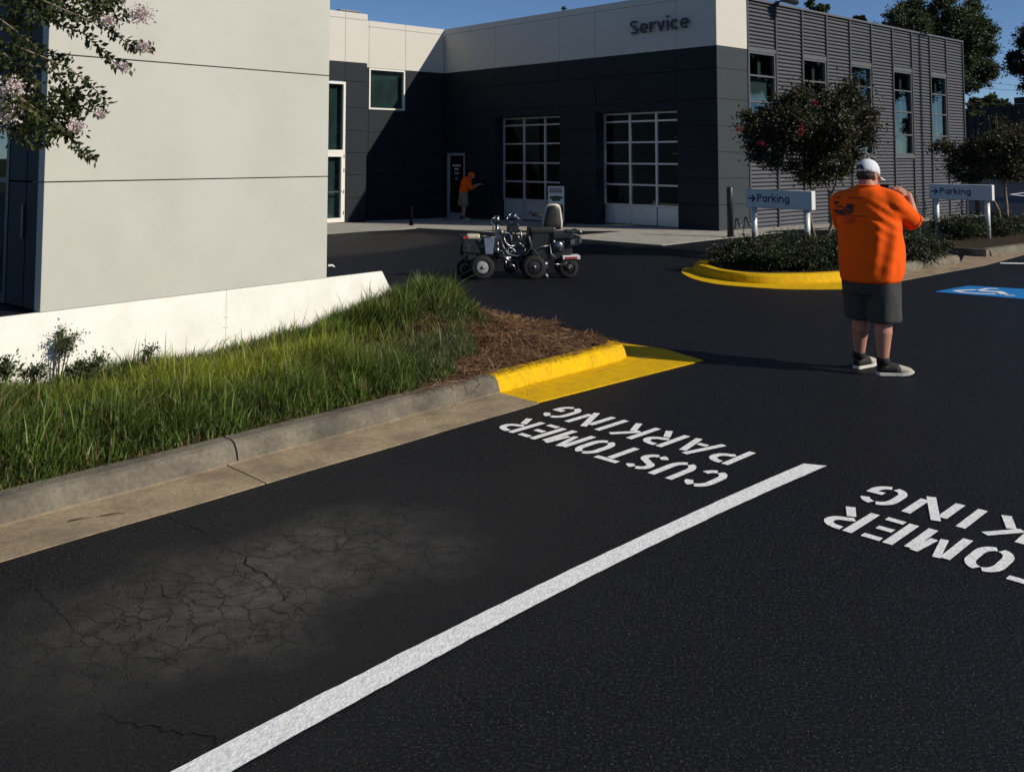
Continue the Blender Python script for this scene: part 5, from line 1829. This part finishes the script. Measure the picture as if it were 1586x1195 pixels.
# garments
mb = MB()
tor = [(.755, .00, 0.242, 0.218), (.80, .01, 0.249, 0.227), (.90, .02, 0.255, 0.240), (1.02, .03, 0.258, 0.246), (1.15, .02, 0.258, 0.235), (1.28, .005, 0.254, 0.211), (1.38, -.01, .250, .185), (1.45, -.02, .220, .148), (1.50, -.025, .170, .115), (1.538, -.02, .105, .085), (1.556, -.015, .084, .078)]
mb.loft([ring(MO + F * cf, rx, ry, F, Rr, z) for z, cf, rx, ry in tor])
rs_ = MO + Rr * .205 + Z * 1.41 - F * .02
rel = Vector((MO.x + .360, MO.y - .05, 1.245))
mb.capsule(rs_, rs_.lerp(rel, .80), .100, .078, 18)
ls_ = MO - Rr * .215 + Z * 1.40 - F * .02
lel = MO - Rr * .27 + F * .17 + Z * 1.20
mb.capsule(ls_, ls_.lerp(lel, .88), .108, .092, 18)
mb.capsule(MO + Rr * .10 + Z * 1.462, rs_, .085, .105, 14)
mb.capsule(MO - Rr * .10 + Z * 1.462, ls_, .085, .105, 14)
shirt_me = remeshed(mb, .013, 7, .5)
fold(shirt_me, .0045, 7.5, 3.0, 3.3, MO)
# drags from the raised arm across the back and long soft folds down the right side
shirt_me.update()
nrm = [v.normal.copy() for v in shirt_me.vertices]
axil = MO + Rr * .20 + Z * 1.30
for v, n in zip(shirt_me.vertices, nrm):
    d = v.co - axil
    u = d.x - d.y * .3
    wob = .022 * noise.noise(Vector((v.co.x * 5, v.co.y * 5, v.co.z * 4)))
    w1 = math.exp(-((u + .12) / .17) ** 2 - ((d.z + .02) / .13) ** 2)
    v.co += n * .012 * w1 * math.sin((d.z + u * .55 + wob) * 75)
    w2 = math.exp(-((u + .02) / .16) ** 2) * max(0, min(1, (-d.z - .02) / .12)) * max(0, min(1, (v.co.z - .76) / .10))
    v.co += n * .013 * w2 * (math.sin((u - .22 * d.z + wob) * 44) + .55)
    w3 = math.exp(-((v.co.z - .95) / .12) ** 2)
    v.co += n * .0018 * w3 * math.sin((v.co.z + .4 * u + 2 * wob) * 60)
shirt_me.update()
bm = bmesh.new(); bm.from_mesh(shirt_me)
for _ in range(5):
    bmesh.ops.smooth_vert(bm, verts=bm.verts, factor=.5, use_axis_x=True, use_axis_y=True, use_axis_z=True)
bm.to_mesh(shirt_me); bm.free()
bvh = BVHTree.FromPolygons([v.co.copy() for v in shirt_me.vertices], [tuple(p.vertices) for p in shirt_me.polygons])
for v in shirt_me.vertices: v.co -= MO
shirt = link_mesh("shirt", shirt_me, "orange", man)
# back print: lines and a small emblem, laid on the cloth
bc = MO + Z * 1.30 - F * .6
bdir = Vector((.0, 1.0, -.02)).normalized()
def decal(shapes, nm, mat):
    mb = MB(MO)
    for (x0, x1, z0, z1) in shapes:
        nx = max(1, int((x1 - x0) / .018)); vs = []; ok = True
        for j in (z0, z1):
            for i in range(nx + 1):
                o = Vector((x0 + (x1 - x0) * i / nx, 6.5, j))
                hit, nn, _, _ = bvh.ray_cast(o, Vector((0, 1, 0)))
                if hit is None: hit = Vector((o.x, MO.y, o.z)); 
                vs.append(hit + (nn * (.006 if nn.y < 0 else -.006) if nn else Vector()))
            if not ok: break
        if ok:
            mb.add(vs, [(i, i + 1, nx + 2 + i, nx + 1 + i) for i in range(nx) if all(abs(vs[q_].y - MO.y) > .01 for q_ in (i, i + 1, nx + 2 + i, nx + 1 + i))])
    return mb.build(nm, mat, shirt, fix=False)
def sx(px): return (px - CX) / FOC * 7.75
def sz(py): return EYE - (py - HORIZON) * 7.75 / FOC
decal([(sx(1297), sx(1339), sz(308.4), sz(306.6)), (sx(1297), sx(1338), sz(335.5), sz(334))], "print_line", "ink_red")
decal([(sx(1306), sx(1327), sz(339.2), sz(338)), (sx(1307), sx(1327), sz(342.6), sz(341.4)), (sx(1309), sx(1324), sz(346.2), sz(345))], "print_line", "ink_red")
EMB = ["..##...........", ".####.#........", "..#..##..#####.", "....##########.", "...####.#####..", "...###.#.####..", "..####.##.###..", "..########.##..", "...####.####...", "....####.##....", ".....###......."]
rects = []
for r_, row in enumerate(EMB):
    c0 = None
    for c_ in range(len(row) + 1):
        on = c_ < len(row) and row[c_] == '#'
        if on and c0 is None: c0 = c_
        if not on and c0 is not None:
            rects.append((sx(1304 + c0 * 1.6), sx(1304 + c_ * 1.6), sz(313 + (r_ + 1) * 1.9), sz(313 + r_ * 1.9))); c0 = None
o = decal(rects, "print_emblem", "ink")
# collar rib and sleeve hem
mb = MB(MO)
mb.tube([p + Z * .0 for p in ring(MO - F * .015, .088, .082, F, Rr, 1.553, 28, 2.0)] + [ring(MO - F * .015, .088, .082, F, Rr, 1.553, 28, 2.0)[0]], .0085, 6)
mb.build("collar", "orange", shirt)
ax = (rel - rs_).normalized(); u_ = ax.cross(Z).normalized(); w_ = ax.cross(u_)
sc = rs_.lerp(rel, .80) + ax * .045
mb = MB(MO); pts = [sc + (u_ * math.cos(2 * math.pi * i / 24) + w_ * math.sin(2 * math.pi * i / 24)) * .072 for i in range(25)]
mb.tube(pts, .010, 6); mb.build("sleeve_hem", "orange", shirt)
# shorts
mb = MB()
hipc = MO + Z * .82
mb.loft([ring(MO + F * .01, rx, ry, F, Rr, z) for z, rx, ry in ((.66, .215, .185), (.74, .222, .195), (.82, .205, .18), (.90, .19, .165))])
kr = Vector((MO.x + .076, MO.y - .075, 0)); kl = Vector((MO.x - .050, MO.y + .085, 0))
for kk_, sgn in ((kr, 1), (kl, -1)):
    hip = MO + Rr * .10 * sgn
    mb.loft([ring(hip.lerp(kk_, t) , rx, ry, F, Rr, z, 22, 2.2) for z, t, rx, ry in ((.80, 0, .128, .165), (.66, .4, .128, .156), (.54, .75, .126, .146), (.44, 1, .130, .143))])
sh_me = remeshed(mb, .012, 4, .5)
fold(sh_me, .010, 7, 2.0, 8.1, MO)
for v in sh_me.vertices: v.co -= MO
link_mesh("shorts", sh_me, "shorts", man)
# body: head, neck, arms, legs as one skin
mb = MB()
hc = Vector((MO.x + .012, MO.y + .03, 1.638))
HF = Vector((.85, .53, -.16)).normalized(); HR = Vector((.53, -.85, 0)).normalized(); HU = HR.cross(HF).normalized()
if HU.z < 0: HU = -HU
HM = Matrix((HR, HF, HU)).transposed()
def hp(x, y, z): return hc + HR * x + HF * y + HU * z
mb.ellipsoid(hp(0, -.005, .03), (.078, .100, .108), HM, 22, 14)
mb.ellipsoid(hp(0, .035, -.055), (.062, .066, .075), HM, 18, 12)
mb.ellipsoid(hp(0, .055, -.095), (.040, .042, .035), HM, 14, 10)          # chin
mb.capsule(hp(0, .098, .015), hp(0, .120, -.022), .010, .0155, 10)        # nose
mb.ellipsoid(hp(0, .090, -.058), (.026, .016, .010), HM, 10, 8)           # mouth
for sg_ in (-1, 1):
    mb.ellipsoid(hp(.080 * sg_, -.012, -.008), (.012, .022, .034), HM, 12, 8)   # ears
    mb.ellipsoid(hp(.030 * sg_, .090, .020), (.014, .010, .009), HM, 10, 8)     # eyes
    mb.ellipsoid(hp(.032 * sg_, .092, .040), (.024, .012, .008), HM, 10, 8)     # brows
mb.capsule(MO + Z * 1.50 - F * .02, hc - Z * .05 - HF * .02, .078, .068, 16)
mb.capsule(MO + Z * 1.44 + Rr * .12, MO + Z * 1.44 - Rr * .12, .10, .10, 14)
mb.loft([ring(MO, rx, ry, F, Rr, z, 20) for z, rx, ry in ((.74, .17, .15), (1.0, .20, .18), (1.25, .20, .16), (1.46, .14, .11))])
rh = Vector((MO.x + .335, MO.y + .00, 1.468))
mb.capsule(rs_, rel, .065, .052, 14)
mb.capsule(rel, rh, .051, .032, 14)
hand(mb, rh, (Vector((MO.x + .235, MO.y + .03, 1.545)) - rh), Vector((-.3, .6, -.75)), 1.0, .75, 1)
lh = MO + F * .36 - Rr * .02 + Z * 1.40
mb.capsule(ls_, lel, .065, .052, 14)
mb.capsule(lel, lh, .050, .032, 14)
hand(mb, lh, (Rr * .7 + F * .2 + Z * .4), -F + Z * .1, 1.0, .8, -1)
fr_h, fr_t = Vector((MO.x - .012, MO.y - .115, 0)), Vector((MO.x + .282, MO.y - .135, 0))
fl_h, fl_t = Vector((MO.x - .105, MO.y + .105, 0)), Vector((MO.x + .130, MO.y + .270, 0))
for knee, hl, tt in ((kr, fr_h, fr_t), (kl, fl_h, fl_t)):
    ank = hl.lerp(tt, .18) + Z * .10
    kz = knee + Z * .50
    mb.capsule(knee + Z * .72, kz, .085, .068, 16)
    mb.capsule(kz, kz.lerp(ank, .38) - F * .012, .064, .071, 16)
    mb.capsule(kz.lerp(ank, .38) - F * .012, ank, .069, .040, 16)
    mb.capsule(ank, hl.lerp(tt, .42) + Z * .045, .038, .024, 12)
body_me = remeshed(mb, .0075, 3, .4)
for v in body_me.vertices: v.co -= MO
link_mesh("body", body_me, "skin", man)
shoe(man, fr_h, fr_t, "shoe_pale", MO)
shoe(man, fl_h, fl_t, "shoe_pale", MO)
for hl, tt in ((fr_h, fr_t), (fl_h, fl_t)):
    c = hl.lerp(tt, .18)
    MB(MO).tube([c + Z * .09, c + Z * .135, c + Z * .15], [.052, .053, .050], 14).build("sock", "shoe_dark", man)
# hair at the nape and beard
mb = MB(MO)
mb.ellipsoid(hp(0, -.022, -.005), (.0815, .090, .058), HM, 20, 12)
mb.build("hair", "hair", man)
mb = MB(MO)
mb.ellipsoid(hp(0, .052, -.088), (.060, .058, .048), HM, 18, 12)
mb.build("beard", "hair", man)
# cap
mb = MB(MO)
rings = []
for k in range(9):
    a = math.pi / 2 * k / 8
    zz = .012 + .122 * math.sin(a); rr_ = math.cos(a) ** .8
    rg = []
    for i in range(28):
        b = 2 * math.pi * i / 28
        # the strap hole at the back
        rg.append(hp(.089 * rr_ * math.cos(b), -.006 + .112 * rr_ * math.sin(b), zz - .012 * math.sin(b) * (1 - k / 8) + .004))
    rings.append(rg)
mb.loft(rings, caps=True)
cap = mb.build("cap", "cap", man)
mb = MB(MO)
for i in range(6):
    b = math.pi * i / 6
    pts = [hp(.0905 * math.cos(math.pi * t / 10) * math.cos(b), -.006 + .1135 * math.cos(math.pi * t / 10) * math.sin(b), .016 + .1225 * math.sin(math.pi * t / 10)) for t in range(0, 11)]
    mb.tube(pts, .002, 5)
mb.build("cap_seam", "cap", cap)
MB(MO).ellipsoid(hp(0, -.006, .138), (.010, .010, .005), HM, 10, 6).build("cap_button", "cap", cap)
mb = MB(MO)
arcp = [(-.078, .070), (-.07, .125), (-.045, .165), (0, .182), (.045, .165), (.07, .125), (.078, .070), (.05, .090), (0, .104), (-.05, .090)]
vs = [hp(x, y, .022 - 6.0 * x * x - (y - .07) * .20) for x, y in arcp]
vs2 = [v - HU * .005 for v in vs]
m = len(vs)
mb.add(vs + vs2, [tuple(range(m)), tuple(range(m, 2 * m))[::-1]] + [(i, (i + 1) % m, m + (i + 1) % m, m + i) for i in range(m)])
mb.build("cap_bill", "cap", cap)
mb = MB(MO)
hole = [(.040 * math.cos(math.pi * i / 10), .022 + .042 * math.sin(math.pi * i / 10)) for i in range(11)]
vs = []
for x, z in hole:
    sy = -math.sqrt(max(0, 1 - (x / .089) ** 2)) * .112 * math.cos(math.asin(min(1, max(0, (z - .016) / .122)))) ** .8
    vs.append(hp(x, -.006 + sy - .010, z + .012))
mb.add(vs, [tuple(range(11))])
mb.build("cap_opening", "cap_dark", cap, fix=False)
# a phone held in the hands, mostly hidden
ph = Vector((MO.x + .19, MO.y + .17, 1.50))
mb = MB(); mb.box((0, 0, 0), (.075, .010, .15), Matrix.Rotation(R(35), 3, 'X'))
mb.v = [v + ph for v in mb.v]
o = mb.build("phone", "black", None, bevel=.004)
tag(o, "small dark handset held up in the hands of the man in orange", "phone")

# ---- the worker in the shade by the corner door
q = G(719, 340, -.12)
MO2 = Vector((q[0], q[1] - .2, gz(q[0], q[1]) + .012))
w2 = thing("person", "worker in orange t-shirt and khaki shorts bending forward in the shade by the corner door", "person", MO2)
F2, R2 = frame_axes(R(80))
V = lambda f, r, z: MO2 + F2 * f + R2 * r + Z * z
mb = MB()
mb.capsule(V(-.02, .08, .86), V(.06, .09, 1.14), .135, .15); mb.capsule(V(-.02, -.08, .86), V(.06, -.09, 1.14), .135, .15)
mb.capsule(V(.08, .1, 1.17), V(.08, -.1, 1.17), .15, .15)
mb.capsule(V(.10, .17, 1.17), V(.20, .19, .97), .078, .07); mb.capsule(V(.10, -.17, 1.17), V(.20, -.19, .97), .078, .07)
me = remeshed(mb, .02, 5, .5)
for v in me.vertices: v.co -= MO2
link_mesh("shirt", me, "orange", w2)
mb = MB()
mb.capsule(V(-.02, .09, .85), V(.02, .10, .50), .125, .115); mb.capsule(V(-.02, -.09, .85), V(-.06, -.10, .50), .125, .115)
mb.capsule(V(-.02, .08, .86), V(-.02, -.08, .86), .13, .13)
me = remeshed(mb, .02, 4, .5)
for v in me.vertices: v.co -= MO2
link_mesh("shorts", me, "khaki", w2)
mb = MB()
mb.capsule(V(0, 0, .8), V(.08, 0, 1.2), .1, .1)
mb.capsule(V(.12, 0, 1.25), V(.20, 0, 1.31), .058, .058)
mb.ellipsoid(V(.24, 0, 1.33), (.085, .075, .11), Matrix.Rotation(R(35), 3, 'Y'))
mb.capsule(V(.315, 0, 1.28), V(.32, 0, 1.26), .014, .016, 8)
for s in (1, -1):
    el = V(.21, .19 * s, .96); wr = V(.42, .12 * s, 1.08)
    mb.capsule(V(.10, .17 * s, 1.16), el, .05, .045); mb.capsule(el, wr, .042, .03)
    hand(mb, wr, F2 + Z * .1, -Z, 1.0, .5, s)
    mb.capsule(V(.0, .1 * s, .6), V(.01, .1 * s, .45), .08, .062); mb.capsule(V(.01, .1 * s, .45), V(-.03, .1 * s, .09), .062, .042)
    mb.capsule(V(-.03, .1 * s, .08), V(.1, .1 * s, .05), .04, .035)
me = remeshed(mb, .009, 3, .4)
for v in me.vertices: v.co -= MO2
link_mesh("body", me, "skin", w2)
mb = MB(MO2); mb.ellipsoid(V(.215, 0, 1.352), (.088, .083, .10), Matrix.Rotation(R(35), 3, 'Y')); mb.build("cap", "orange", w2)
for s in (1, -1):
    shoe(w2, V(-.10, .1 * s, 0), V(.18, .1 * s, 0), "shoe_pale", MO2)

# ================================================================== LINE STRIPING MACHINE
SM = Vector((.10, 14.15, 0))
sm = thing("line_striper", "ride-on line striping machine with chrome hoses, parked on the fresh asphalt", "machine", SM, R(6))
def wheel(x, y, r, w, rim, nm="wheel", rim_mat="rim_grey"):
    t = MB()
    prof = [(-w / 2, r * .62), (-w / 2, r * .88), (-w * .38, r * .97), (0, r), (w * .38, r * .97), (w / 2, r * .88), (w / 2, r * .62)]
    rings = []
    for i in range(22):
        a = 2 * math.pi * i / 22
        rings.append([Vector((x + rr * math.cos(a), y + o, r + rr * math.sin(a))) for o, rr in prof])
    vs = [p for rg in rings for p in rg]; k = len(prof); fs = []
    for i in range(22):
        j = (i + 1) % 22
        for m in range(k - 1):
            fs.append((i * k + m, i * k + m + 1, j * k + m + 1, j * k + m))
    t.add(vs, fs, True)
    for i in range(0, 22):                       # tread blocks
        a = 2 * math.pi * (i + .5) / 22
        M = Matrix.Rotation(-a, 3, 'Y')
        t.box((x + r * .995 * math.cos(a), y, r + r * .995 * math.sin(a)), (.012, w * .7, r * .12), M)
    o = t.build(nm, "rubber", sm, fix=True)
    q = MB(); q.tube([(x, y - w * .40, r), (x, y - w * .30, r), (x, y + w * .4, r)], [rim * .8, rim, rim], 18); q.build("rim", rim_mat, o)
    q = MB(); q.tube([(x, y - w * .52, r), (x, y - w * .38, r)], [rim * .22, rim * .3], 10); q.build("hub", "steel", o)
wheel(-.56, -.22, .175, .085, .10); wheel(-.56, .26, .175, .085, .10); wheel(-.80, .05, .13, .07, .06, rim_mat="machine_black")
wheel(.20, -.25, .175, .10, .11, rim_mat="machine_black"); wheel(.20, .27, .175, .10, .11, rim_mat="machine_black"); wheel(.72, -.18, .15, .11, .06, rim_mat="machine_black"); wheel(.72, .22, .15, .11, .06, rim_mat="machine_black")
def mpart(nm, mat, fn, bevel=0.0, parent=None):
    mb = MB(); fn(mb); return mb.build(nm, mat, parent or sm, bevel=bevel)
mpart("frame", "machine_black", lambda m: (m.box((-.30, -.12, .26), (1.0, .05, .05)), m.box((-.30, .14, .26), (1.0, .05, .05)), m.box((-.72, 0, .32), (.10, .36, .08)), m.box((.10, 0, .25), (.10, .5, .06)), m.tube([(-.56, -.2, .175), (-.56, .25, .175)], .02, 8), m.tube([(.2, -.24, .175), (.2, .26, .175)], .02, 8), m.box((-.56, 0, .24), (.06, .3, .1))), .004)
eng = mpart("engine", "machine_black", lambda m: (m.box((-.72, -.02, .47), (.24, .28, .20)), m.tube([(-.84, -.02, .50), (-.84, -.02, .34)], .05, 10), m.box((-.80, -.14, .44), (.10, .05, .12))), .012)
mpart("fuel_tank", "cream", lambda m: m.box((-.69, -.06, .615), (.20, .20, .075)), .025, eng)
mpart("air_filter", "machine_black", lambda m: m.box((-.83, -.05, .60), (.11, .18, .09)), .015, eng)
mpart("label_plate", "machine_red", lambda m: m.box((-.80, -.145, .605), (.08, .01, .04)), 0, eng)
mpart("muffler", "steel", lambda m: m.tube([(-.60, -.15, .54), (-.60, .02, .54)], .055, 12), 0, eng)
mpart("paint_hopper", "machine_blue", lambda m: m.loft([[Vector((-.46 + a * sx_, -.10 + b * sy_, z)) for a, b in ((-1, -1), (1, -1), (1, 1), (-1, 1))] for z, sx_, sy_ in ((.36, .055, .09), (.58, .08, .12), (.60, .085, .125))], smooth=False), .006)
mpart("hopper_rim", "steel", lambda m: m.tube([(-.55, -.22, .61), (-.37, -.22, .61), (-.37, .03, .61), (-.55, .03, .61), (-.55, -.22, .61)], .008, 6))
pmp = mpart("pump", "chrome", lambda m: (m.tube([(-.34, -.16, .32), (-.34, -.16, .88)], .026, 12), m.tube([(-.34, -.16, .36), (-.34, -.16, .46)], .04, 12), m.tube([(-.34, -.16, .80), (-.34, -.16, .92)], .04, 12), m.box((-.33, -.16, .66), (.08, .08, .14))), 0)
mpart("pump_lever", "steel", lambda m: m.tube([(-.36, -.18, .90), (-.42, -.2, .88), (-.44, -.2, .84), (-.40, -.2, .78), (-.40, -.2, .62)], .012, 6), 0, pmp)
mpart("gauge", "steel", lambda m: m.tube([(-.28, -.22, .68), (-.28, -.17, .68)], .035, 12), 0, pmp)
# control head, bars and display
mpart("handlebar", "chrome", lambda m: (m.tube([(-.14, -.18, .80), (-.05, -.18, .80), (.06, -.18, .90), (.16, -.18, .94), (.30, -.18, .92)], .014, 8), m.tube([(-.14, .18, .80), (-.05, .18, .80), (.06, .18, .90), (.16, .18, .94), (.30, .18, .92)], .014, 8), m.tube([(-.10, -.18, .80), (-.10, .18, .80)], .014, 8), m.tube([(-.12, -.05, .28), (-.12, -.05, .82)], .022, 8)))
mpart("grip", "rubber", lambda m: (m.tube([(.18, -.18, .94), (.34, -.18, .915)], .022, 8), m.tube([(.18, .18, .94), (.34, .18, .915)], .022, 8)))
mpart("control_box", "machine_black", lambda m: m.box((-.10, -.1, .735), (.17, .16, .13)), .015)
def loopy(cx, cz, r, a0, a1, y, sq=1.0):
    return [(cx + r * math.cos(R(a0 + (a1 - a0) * i / 14)), y + .02 * math.sin(i), cz + r * sq * math.sin(R(a0 + (a1 - a0) * i / 14))) for i in range(15)]
for args, rad in (((-.11, .88, .075, -10, 190, -.16, .9), .012), ((-.11, .84, .10, 20, 200, -.18, .8), .010), ((-.11, .62, .13, 150, 400, -.2, 1.15), .010), ((-.13, .58, .11, 170, 420, -.19, .95), .011), ((-.20, .50, .13, 120, 330, -.17, 1.0), .010), ((-.06, .42, .12, 20, 250, -.17, .9), .009), ((-.16, .38, .09, 0, 300, -.2, .8), .009)):
    mpart("hose", "chrome", lambda m: m.tube(loopy(*args), rad, 6))
mpart("hose", "steel", lambda m: m.tube([(-.30, -.18, .60), (-.24, -.2, .45), (-.18, -.2, .36), (-.05, -.2, .33), (.06, -.18, .36), (.08, -.18, .44)], .010, 6))
mpart("hose", "chrome", lambda m: m.tube([(-.31, -.18, .36), (-.27, -.22, .34), (-.22, -.24, .28), (-.16, -.24, .22), (-.12, -.24, .14)], .011, 6))
mpart("spray_gun", "chrome", lambda m: (m.tube([(-.30, -.26, .36), (-.22, -.26, .30), (-.14, -.26, .26)], [.016, .03, .02], 8), m.tube([(-.22, -.26, .30), (-.22, -.26, .16)], [.02, .012], 8), m.tube([(-.24, -.26, .26), (-.10, -.26, .20), (-.07, -.26, .12)], .010, 6)))
mpart("front_body", "machine_black", lambda m: (m.box((-.52, .02, .36), (.34, .30, .16)), m.box((-.22, .06, .34), (.22, .26, .14)), m.tube([(-.16, .02, .30), (-.16, .02, .62)], .07, 12), m.box((-.80, .0, .33), (.08, .30, .14)), m.box((.02, .05, .31), (.20, .20, .08))), .012)
mpart("rider_body", "machine_black", lambda m: (m.box((.24, 0, .45), (.30, .30, .34)), m.box((.56, .02, .56), (.40, .32, .22)), m.box((.62, .02, .40), (.34, .30, .20)), m.tube([(.12, -.16, .62), (.16, -.18, .48), (.14, -.16, .34)], .035, 8)), .02)
mpart("belt_disc", "rubber", lambda m: m.tube([(-.13, -.12, .16), (-.13, -.04, .16)], .10, 18))
# rear rider unit
mpart("rider_chassis", "machine_black", lambda m: (m.box((.44, 0, .32), (.62, .36, .10)), m.box((.30, 0, .50), (.24, .34, .30)), m.box((.68, 0, .62), (.36, .38, .07)), m.tube([(.10, 0, .24), (.24, 0, .30)], .03, 8), m.loft([[Vector((.08 + .14 * t + .0, y, .36 + .10 * math.sin(t * 2.6))) for y in (-.30, -.20)] + [Vector((.08 + .14 * t, y, .34 + .10 * math.sin(t * 2.6))) for y in (-.20, -.30)] for t in (0, .4, .8, 1.2, 1.6)], smooth=False)), .01)
mpart("seat_cushion", "vinyl", lambda m: (m.box((.34, 0, .70), (.40, .36, .10)), m.box((.26, 0, .63), (.26, .30, .10))), .03)
def seat_back(m, g=1.0, y0=0.0, dz=0.0):
    rings = []
    for z, hw, xo in ((.70, .165, .0), (.80, .16, .01), (.92, .14, .015), (1.02, .12, .02), (1.065, .10, .02), (1.085, .06, .02)):
        rg = []
        for i in range(20):
            a = 2 * math.pi * i / 20
            rg.append(Vector((.50 + xo + hw * g * math.cos(a), y0 + .05 * g * math.sin(a), dz + .70 + (z - .70) * (1 if g == 1 else .93))))
        rings.append(rg)
    m.loft(rings)
sb = mpart("seat_back", "cream", lambda m: seat_back(m))
mpart("seat_pad", "vinyl", lambda m: seat_back(m, .84, -.022, .004), 0, sb)
e2 = mpart("rear_engine", "machine_black", lambda m: (m.box((.80, -.02, .58), (.20, .28, .22)), m.box((.56, -.12, .46), (.20, .12, .16)), m.tube([(.86, -.16, .66), (.86, .1, .66)], .05, 10)), .012)
mpart("recoil_cover", "chrome", lambda m: (m.ellipsoid((.57, -.20, .47), (.075, .03, .075)), m.tube([(.50, -.2, .50), (.50, -.2, .56)], .025, 8)), 0, e2)
mpart("cylinder_fins", "steel", lambda m: [m.box((.82, -.17, .50 + .03 * i), (.10, .04, .012)) for i in range(7)], 0, e2)
mpart("carburettor", "steel", lambda m: (m.box((.78, -.19, .52), (.06, .05, .07)), m.tube([(.74, -.2, .58), (.80, -.2, .64), (.88, -.2, .62)], .012, 6), m.tube([(.88, -.19, .70), (.92, -.19, .66)], .02, 8), m.box((.90, -.18, .56), (.04, .04, .1))), .005, e2)
mpart("step_plate", "sign", lambda m: (m.box((.76, -.24, .30), (.26, .02, .045)), m.box((.76, -.12, .325), (.26, .22, .012))), .003)
mpart("red_plate", "machine_red", lambda m: m.box((.755, -.252, .30), (.18, .006, .03)))
mpart("pedal_rod", "chrome", lambda m: m.tube([(.40, -.27, .215), (.60, -.27, .21)], .010, 6))
mpart("drive_disc", "steel", lambda m: (m.tube([(.36, -.26, .20), (.36, -.22, .20)], .055, 16), m.tube([(.40, -.24, .06), (.36, -.24, .03)], [.04, .05], 10)))
mpart("tie_rod", "steel", lambda m: (m.tube([(.0, -.15, .3), (.30, -.2, .46), (.42, -.2, .48)], .012, 6), m.tube([(.44, -.2, .5), (.46, -.2, .36), (.52, -.22, .30)], .012, 6)))
